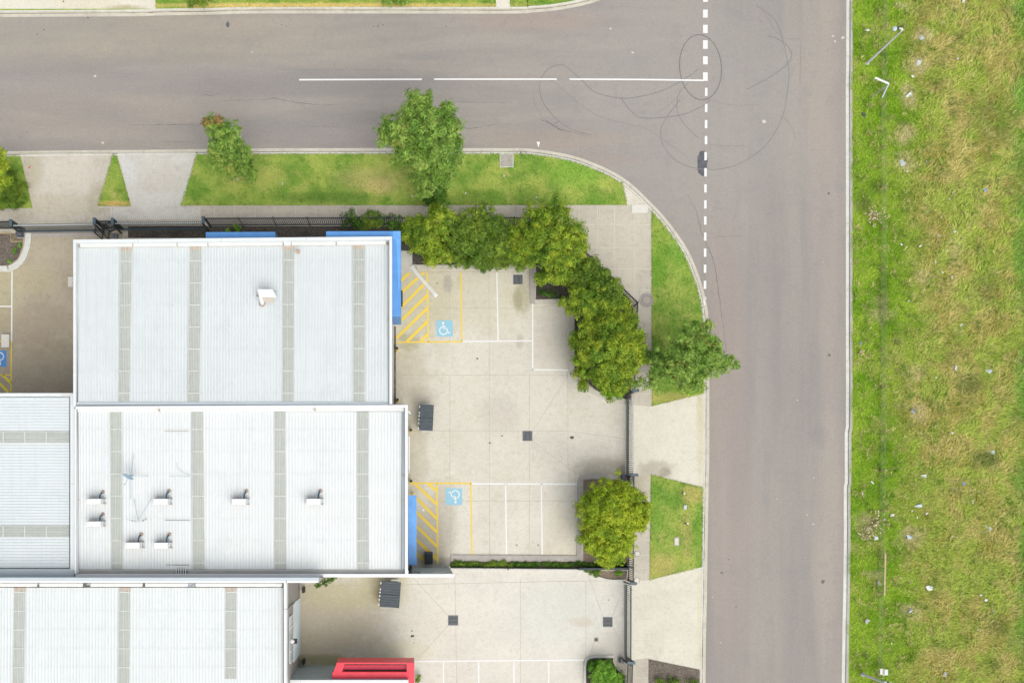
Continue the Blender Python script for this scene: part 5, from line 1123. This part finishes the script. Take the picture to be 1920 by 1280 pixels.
m = MB(); m.rpx(210.5,437.5,214,446,.5,.13); m.rpx(215,437.5,219,446,.5,.13); m.build('cabinet', M['grate'], r, bevel=.01)
m = MB(); m.rpx(210,446,219.5,447.5,.45,.13); m.build('plinth', M['pit'], r)
# ------------------------------------------------------------------ yard objects
def skip(corners, ht, label, nrib, litter):
    """corners: seen pixels of the closed lids, clockwise from top left"""
    w = [P(x, y, ht) for x, y in corners]; cx = sum(p[0] for p in w)/4; cy = sum(p[1] for p in w)/4
    r = thing('skip_bin', (cx, cy, .12), label, 'bin', 'front lift rubbish bins')
    def B_(u, v): return tuple((w[0][i]*(1-u)+w[1][i]*u)*(1-v)+(w[3][i]*(1-u)+w[2][i]*u)*v for i in range(2))
    def hexa(m, u0, u1, v0, v1, z0, z1, sh=0.):
        c = [B_(u0,v0),B_(u1,v0),B_(u1,v1),B_(u0,v1)]
        s_ = [(p[0]+(cx-p[0])*sh, p[1]+(cy-p[1])*sh) for p in c]
        m.add([(p[0],p[1],z0) for p in s_]+[(p[0],p[1],z1) for p in c], [(0,1,2,3),(7,6,5,4),(4,5,1,0),(5,6,2,1),(6,7,3,2),(7,4,0,3)])
    m = MB(); hexa(m,.03,.97,.02,.98,.3,ht-.06,.12); m.build('body', M['bin_dk'], r)
    for v0, v1 in ((.0,.495),(.505,1.0)):
        m = MB(); hexa(m,0,1,v0,v1,ht-.05,ht); l_ = m.build('lid', M['bin'], r, bevel=.012)
        m = MB(); k = nrib//2
        for i in range(k): v = v0+(v1-v0)*(i+.5)/k; hexa(m,.06,.96,v-.012,v+.022,ht,ht+.03)
        m.build('lid_rib', M['bin_rib'], l_)
    m = MB()
    for v in (.06,.3,.42,.56,.7,.9): hexa(m,-.06,0,v,v+.06,ht-.04,ht+.01)
    m.build('hinge', M['white'], r)
    for u, v in ((.12,.1),(.88,.1),(.12,.9),(.88,.9)):
        p = B_(u, v); p = (p[0]+(cx-p[0])*.15, p[1]+(cy-p[1])*.15); m = MB(); m.tube([(p[0]-.03,p[1],.21),(p[0]+.03,p[1],.21)], .09, 12); m.build('wheel', M['black'], r)
    m = MB()
    for (x0,y0,x1,y1,z) in litter: q0, q1 = P(x0,y0,z), P(x1,y1,z); m.box(min(q0[0],q1[0]),max(q0[0],q1[0]),min(q0[1],q1[1]),max(q0[1],q1[1]),z-.12,z)
    m.build('bumper', M['kerb_pale'], r)
skip([(788,757.6),(813.5,759),(811.3,807.3),(785.3,806)], 1.35, 'slate ribbed lidded bin beside the upper yard wall', 18, [(793,756.8,803,758,1.2),(791,807.5,806,810,.9)])
skip([(715.6,1088.2),(752,1091),(748.3,1139.5),(711.3,1136.5)], 1.35, 'larger slate ribbed lidded bin standing in the lower yard', 10, [(733,1086,750,1089,1.2),(714,1137.8,748,1140.4,.95)])
bo = thing('bollard', (0,0,.12), '', 'bollard', 'yellow bollards along the warehouse wall')
m = MB(); m.lathe(0,0,[(.1,0),(.1,1.0)],16); m.build('post', M['yellow'], bo, smooth=False); m = MB(); m.lathe(0,0,[(.095,1.0),(.085,1.04),(.03,1.06)],16); m.build('cap', M['black'], bo)
for i, (px, py, lb) in enumerate([(744.3,652,'yellow bollard just below the yellow bay line at the upper warehouse wall'),(745.2,748.5,'yellow bollard near the step between the two warehouses above the bin'),(770.6,805.5,'yellow bollard against the wall at the foot of the upper bin'),(771,901.5,'yellow bollard at the corner of the lower yellow hatching')]):
    o = bo if i == 0 else copy_tree(bo); p = P(px, py, 1.15); o.location = (p[0], p[1], .12); o['label'] = lb
m = MB(); p = P(774,925.5,.3); m.lathe(p[0],p[1],[(.09,.13),(.09,.6),(.05,.65)],12); tag(m.build('bollard_stub', M['yellow'], at=P(774,925.5,.13)), 'low yellow post stub at the end of the lower blue canopy', 'bollard')
m = MB(); m.spx([(771,498),(777,507),(795,528),(818,554)], 7.6, .128, .22); o = m.build('cable_cover', M['strip'], at=P(790,525,.13), bevel=.02); tag(o, 'long pale strip lying diagonally across the yellow hatching with a rounded end', 'strip')
m = MB(); m.spx([(814.5,551),(819,556)], 7.0, .221, .235); m.build('end_plate', M['white'], o)
m = MB(); m.rpx(796.6,1035,811.5,1057.6,.9,.13); o = m.build('meter_cabinet', M['black'], at=P(804,1046,.13), bevel=.02); tag(o, 'black rectangular cabinet on the lower yellow hatching', 'cabinet')
m = MB(); m.rpx(797.6,1036,810.5,1038.4,.93,.9); m.build('lid_edge', M['bin'], o)
m = MB(); p = P(793.8,955.8,.15); m.lathe(p[0],p[1],[(.09,.13),(.085,.15)],14); tag(m.build('round_cap', M['white'], at=(p[0],p[1],.13)), 'small white round cap between the lower yellow hatch lines', 'cap')
m = MB(); m.rpx(127.3,518.6,136.5,537.5,.3,.12); tag(m.build('step', M['pit_pale'], at=P(132,528,.12), bevel=.015), 'pale concrete step against the left wall of the upper warehouse', 'step')
m = MB(); m.rpx(2,626.5,16.8,651,.5,.12); o = m.build('utility_box', M['pit_pale'], at=P(9,639,.12), bevel=.02); tag(o, 'cream rectangular lid beside the blue painted bay at the left edge', 'box')
def drain(px, py, w, h_, label, vert=True, n=7, zz=.129):
    r = thing('drain_grate', P(px, py, zz), label, 'drain', 'drain grates in the yards')
    m = MB(); m.rpx(px-w/2, py-h_/2, px+w/2, py+h_/2, zz+.001, zz-.02); m.build('pit', M['grate_dk'], r)
    m = MB(); x0, x1, y0, y1 = px-w/2, px+w/2, py-h_/2, py+h_/2
    m.spx([(x0,y0),(x1,y0)],1.1,zz,zz+.012); m.spx([(x0,y1),(x1,y1)],1.1,zz,zz+.012); m.spx([(x0,y0),(x0,y1)],1.1,zz,zz+.0135); m.spx([(x1,y0),(x1,y1)],1.1,zz,zz+.0135); m.build('frame', M['rustybrown'] if n < 6 else M['grate'], r)
    m = MB()
    for k in range(n):
        f = (k+.5)/n
        if vert: m.spx([(x0+w*f,y0+.6),(x0+w*f,y1-.6)], w/n*.55, zz, zz+.01)
        else: m.spx([(x0+.6,y0+h_*f),(x1-.6,y0+h_*f)], h_/n*.55, zz, zz+.01)
    m.build('bars', M['grate'], r)
drain(971,524,17,17,'grey drain grate in the top unmarked bay beside the hedge'); drain(989,817,17.5,17.5,'drain grate in the middle of the upper yard where joints meet'); drain(849.7,1162.3,17.8,18,'drain grate in the lower yard near the larger bin',False)
drain(1139.5,1165.3,17,17.6,'drain grate in the lower yard near the lower gate',False); drain(1118,1198.3,6.6,7,'tiny square grate in the lower yard above the round bush',False,3)
for i,(px,py) in enumerate([(969,1021.5),(1009.5,1021.5)]):
    m = MB(); m.rpx(px-2.2,py-2.2,px+2.2,py+2.2,Z3+.003,Z3); tag(m.build('survey_cover', M['joint'], at=P(px,py,Z3)), ('small square cover in the first unmarked lower bay','small square cover beside the last white line of the lower bays')[i], 'cover')
def disc(px, py, r_, mat, label, ring=None):
    z_ = .14; o = thing('manhole', P(px, py, z_), label, 'manhole cover'); x, y, _ = P(px, py, z_)
    m = MB(); m.lathe(x, y, [(r_*S,.122),(r_*S,.142)], 32); m.build('surround' if ring else 'cover', M[mat], o)
    if ring: m = MB(); m.lathe(x, y, [(r_*S*.57,.142),(r_*S*.57,.150)], 28); m.build('cover', M[ring], o)
    m = MB(); k = [(x+math.cos(a/16*math.pi)*(r_*S*(.6 if ring else 1.03)), y+math.sin(a/16*math.pi)*(r_*S*(.6 if ring else 1.03))) for a in range(32)]
    m.strip(k, .025, .1445, closed=True); m.build('rim', M['grime'], o)
disc(1212.5,562.5,13.6,'pit_ring','large round concrete manhole beside the bend of the fence','pit'); disc(1195.3,1037.5,4.8,'pit_pale','white round cover on the footpath below the round tree'); disc(1194.5,1087.3,5,'pit_pale','white round cover on the footpath at the lower gate post')
def lid(px, py, w, h_, mat, label, zt=.17, rim='kerb_pale'):
    o = thing('pit_lid', P(px, py, zt), label, 'pit lid'); m = MB(); m.rpx(px-w/2,py-h_/2,px+w/2,py+h_/2,zt,.11); m.build('surround', M[rim], o, bevel=.01)
    m = MB(); m.rpx(px-w/2+1.6,py-h_/2+1.6,px+w/2-1.6,py+h_/2-1.6,zt+.012,zt); m.build('cover', M[mat], o)
lid(950,300.8,26,26,'kerb_grey','square grey concrete pit lid at the kerb in the long verge'); lid(1199.5,391,31,16.5,'pit_pale','white rectangular pit lid at the kerb corner of the footpath',.165)
lid(1268.8,1014.5,10,16.5,'pit_pale','pale rectangular pit lid in the lower verge grass',.175,'pit'); lid(1284.8,950.5,5.6,7.6,'lamp','small light blue pit lid in the lower verge grass',.24,'lamp')
for (px, py, h_, lb) in ((1283,924.6,.5,'short white marker post near the top of the lower verge'),(1289.5,981.2,.9,'taller white marker post in the middle of the lower verge')):
    x, y, _ = P(px, py, h_); r = thing('marker_post', (x,y,.14), lb, 'post'); m = MB(); m.box(x-.045,x+.045,y-.03,y+.03,.1,h_); m.build('post', M['bin_dk'], r); m = MB(); m.box(x-.06,x+.06,y-.045,y+.045,h_,h_+.05); m.build('cap', M['white'], r)
# ------------------------------------------------------------------ paddock side
def lamp(base, top, label, head=True, arm=None):
    k = math.hypot(top[0]-NX, top[1]-NY)/math.hypot(base[0]-NX, base[1]-NY); hh = H*(1-1/k)
    a, b = P(base[0], base[1], .1), P(top[0], top[1], hh); r = thing('street_lamp', a, label, 'street lamp', 'street lamps on the paddock side')
    m = MB(); m.tube([a, b], .085, 10, .05); m.build('pole', M['pole'], r, smooth=True)
    m = MB(); m.lathe(a[0], a[1], [(.16,.1),(.16,.16),(.1,.2)], 12); m.build('base_plate', M['pole'], r)
    ax = [b, P(top[0]+2.2, top[1]-2.5, hh+.1), P(top[0]+.8, top[1]-4.2, hh+.15), P(top[0]-5, top[1]-5.2, hh+.15)]
    m = MB(); m.tube(ax, .05, 8); m.build('arm', M['white'], r, smooth=True)
    c = P(top[0]-8, top[1]-5, hh+.15); m = MB(); m.box(c[0]-.09,c[0]+.09,c[1]-.1,c[1]+.1,c[2]-.07,c[2]+.07); m.build('collar', M['bin_dk'], r, bevel=.02)
    c = P(top[0]-12.8, top[1]-4.4, hh+.15); m = MB(); m.lathe(c[0],c[1],[(.05,c[2]-.12),(.15,c[2]-.08),(.165,c[2]),(.15,c[2]+.06),(.06,c[2]+.1)],14); m.build('lamp_head', M['lamp'], r, smooth=True)
lamp((1626,119),(1690.5,58.5),'slim grey street lamp leaning over the wire fence near the top of the paddock')
lamp((1617.5,1263.5),(1672,1284.6),'grey street lamp whose pole enters at the bottom edge of the paddock')
k = math.hypot(1666-NX,158-NY)/math.hypot(1632-NX,185-NY); hh = H*(1-1/k); a, b = P(1632,185,.1), P(1666,158,hh); r = thing('sign_pole', a, 'short bent signpost with a flat white arm below the upper street lamp', 'pole')
m = MB(); m.tube([a, b], .035, 8); m.build('post', M['pole'], r)
m = MB(); p, q = P(1641,145.3,hh+.1), P(1666,158,hh); m.strip([p, q], .12, hh+.02, hh+.09); m.build('flat_arm', M['white'], r, bevel=.01)
m = MB(); q2 = P(1654,183.5,hh-.3); m.tube([b, q2], .045, 8); m.build('brace', M['lamp'], r)
wf = thing('wire_fence', P(1652,640,.13), 'low post and wire fence running the whole length of the paddock', 'fence')
posts = [(1665,43),(1663.6,117),(1662.5,194),(1663,271),(1663.3,345),(1663.3,424),(1663,500),(1662.8,575),(1662.5,651.5),(1662.7,724),(1662.5,807.5),(1661.5,880),(1661,957),(1659.5,1034),(1658,1112),(1657.3,1193),(1656.5,1271)]
pw = []
for (x, y) in posts:
    p = P(x, y, .98); pw.append(p); m = MB(); m.tube([(p[0],p[1],.05),(p[0],p[1],.96)], .045, 8); m.build('post', M['timber'], wf)
pw = [(pw[0][0]+.1, pw[0][1]+6, .98), (pw[0][0]+.02, pw[0][1]+3, .98)] + pw + [(pw[-1][0]-.1, pw[-1][1]-6, .98)]
for hz in (.30,.52,.74,.92): m = MB(); m.tube([(p[0]-.03, p[1], hz) for p in pw], .010, 4); m.build('wire', M['wire'], wf)
m = MB(); m.spx([(1660.5,1037),(1658.6,1116)], 3.0, .95, 1.0); tag(m.build('timber_rail', M['timber'], at=P(1659,1080,.95)), 'long weathered timber rail lying along the wire fence', 'rail')
r = thing('sign_board', P(1657,1258,.3), 'small pale double board on the wire fence near the bottom edge', 'board')
m = MB(); m.rpx(1650.5,1253,1654.5,1264,1.0,.94); m.rpx(1659,1254.5,1665,1265,1.0,.94); m.build('panel', M['guard'], r); m = MB(); m.rpx(1654.6,1253,1658.9,1266,.98,.94); m.build('backing', M['timber'], r)
gd = [(1730,65,'top'),(1726,117,'second from the top'),(1705.8,176.5,'third from the top'),(1695.5,300,'fourth from the top'),(1718,772.5,'fifth from the top'),(1733.5,892,'sixth from the top'),(1724,948,'seventh from the top'),(1711,1007,'eighth from the top'),(1708.5,1148.5,'bottom')]
gf = [(1798.5,690,'topmost, left of its neighbour'),(1855.5,692.5,'right of its neighbour'),(1862.5,847,'third from the top'),(1855,989,'fourth from the top'),(1866,1149,'bottom')]
gr0 = thing('tree_guard', (0,0,.12), '', 'tree guard', 'plastic tree guards in the paddock')
m = MB(); tri = [(.15*math.cos(a), .15*math.sin(a)) for a in (.5, 2.6, 4.7)]
m.add([(x,y,0) for x,y in tri]+[(x*1.1+.03,y*1.1+.02,.42) for x,y in tri]+[(x*.86,y*.86,0) for x,y in tri]+[(x*.95+.03,y*.95+.02,.42) for x,y in tri], [(0,1,4,3),(1,2,5,4),(2,0,3,5),(7,6,9,10),(8,7,10,11),(6,8,11,9),(3,4,10,9),(4,5,11,10),(5,3,9,11)]); m.build('sleeve', M['guard'], gr0)
m = MB(); m.box(.09,.12,-.015,.015,-.05,.5); m.build('stake', M['timber'], gr0)
first = True
for lst, nm in ((gd,'in the row beside the wire fence'),(gf,'in the far row of the paddock')):
    for (px, py, w_) in lst:
        o = gr0 if first else copy_tree(gr0); first = False
        p = P(px, py, .5); o.location = (p[0], p[1], float(field_z(p[0], p[1]))+.02); o.rotation_euler = (random.uniform(-.9,.5), random.uniform(.5,1.3), random.uniform(0,6)); o['label'] = 'pale plastic tree guard %s, %s' % (nm, w_)
        s_ = random.uniform(.85,1.15); o.scale = (s_,s_,s_)
def scrap(px, py, a, b, mat, label, group=None, z_=None, name='litter', seed=0):
    random.seed(int(px*7+py)); z_ = .33 if z_ is None else z_; x, y, _ = P(px, py, z_); m = MB(); vs = []; an_ = random.uniform(0, 3.1)
    for i in range(4):
        for j_ in range(4):
            u, v_ = (i/3-.5)*a, (j_/3-.5)*b; jx = random.uniform(-.18,.18)*a; jy = random.uniform(-.18,.18)*b
            vs.append((x+(u+jx)*math.cos(an_)-(v_+jy)*math.sin(an_), y+(u+jx)*math.sin(an_)+(v_+jy)*math.cos(an_), z_+random.uniform(-.03,.04)))
    m.add(vs, [(i*4+j_, i*4+j_+1, (i+1)*4+j_+1, (i+1)*4+j_) for i in range(3) for j_ in range(3)])
    tag(m.build(name, M[mat], at=(x,y,z_)), label, 'litter', group)
scrap(1626.6,56.8,.3,.12,'litter','white litter strip left of the upper street lamp'); scrap(1743,1101.5,.42,.3,'litter','largest white sheet of litter in the lower paddock'); scrap(1643.5,1008.5,.28,.26,'litter','white litter by the wire fence below the dry weed clump')
scrap(1806.5,2,.3,.2,'litter','white litter at the very top edge of the paddock'); scrap(1847,356,.2,.22,'litter_blue','pale blue litter in the upper paddock'); scrap(1791,435,.22,.18,'litter','white litter near the middle of the paddock, right one of two'); scrap(1761,441.5,.16,.2,'litter','white litter near the middle of the paddock, left one of two')
scrap(1807.5,906,.2,.2,'litter_blue','pale blue litter in the lower middle paddock'); scrap(1673.5,965.5,.32,.16,'litter','white litter right of the wire fence above the dried patch'); scrap(1848.5,1124.5,.18,.18,'litter','round white litter above the last far tree guard'); scrap(1614,644,.2,.1,'litter_blue','pale blue scrap at the kerb in the middle of the roadside')
scrap(1626,1164,.3,.25,'litter_grey','grey rag in the roadside grass at the lower wire fence'); scrap(1648.5,1093,.2,.3,'litter_grey','pale grey lump at the wire fence beside the timber rail'); scrap(1772,1264,.22,.3,'litter_grey','grey litter at the bottom of the paddock'); scrap(1620,215,.3,.22,'bin','dark rag in the roadside grass below the bent signpost')
small = [(1783,77),(1796,110),(1711.5,143.5),(1738,302.5),(1701,321),(1787,361),(1780.5,373),(1690.5,458.5),(1726,461),(1776,470),(1754,491.5),(1802,609.5),(1755,708),(1785.5,811),(1824,941),(1710.5,957),(1720,970),(1738,962),(1785.5,1005),(1839.5,1115.5),(1833,1180),(1672,1206),(1767.5,510.5),(1785,519),(1704,564),(1617.5,925),(1636,904)]
for i, (x, y) in enumerate(small): scrap(x, y, .1+.06*(i % 3), .09, 'litter', 'tiny white scrap of litter in the paddock grass', 'tiny litter scraps in the paddock')
for i, (x, y) in enumerate([(945,330),(873,362),(529.5,344.5),(773,368),(1005.5,370.5),(445.5,336.5),(1274.5,719)]): scrap(x, y, .12, .1, 'litter', 'tiny white scrap of litter on the verge lawn', 'tiny litter scraps on the verges', .22)
for (x, y, c_, lb) in ((55.3,314,'red','tiny red scrap on the first driveway'),(119,3,'grime','small dark lump on the cream driveway at the top edge')): scrap(x, y, .1, .1, c_, lb, None, .16)
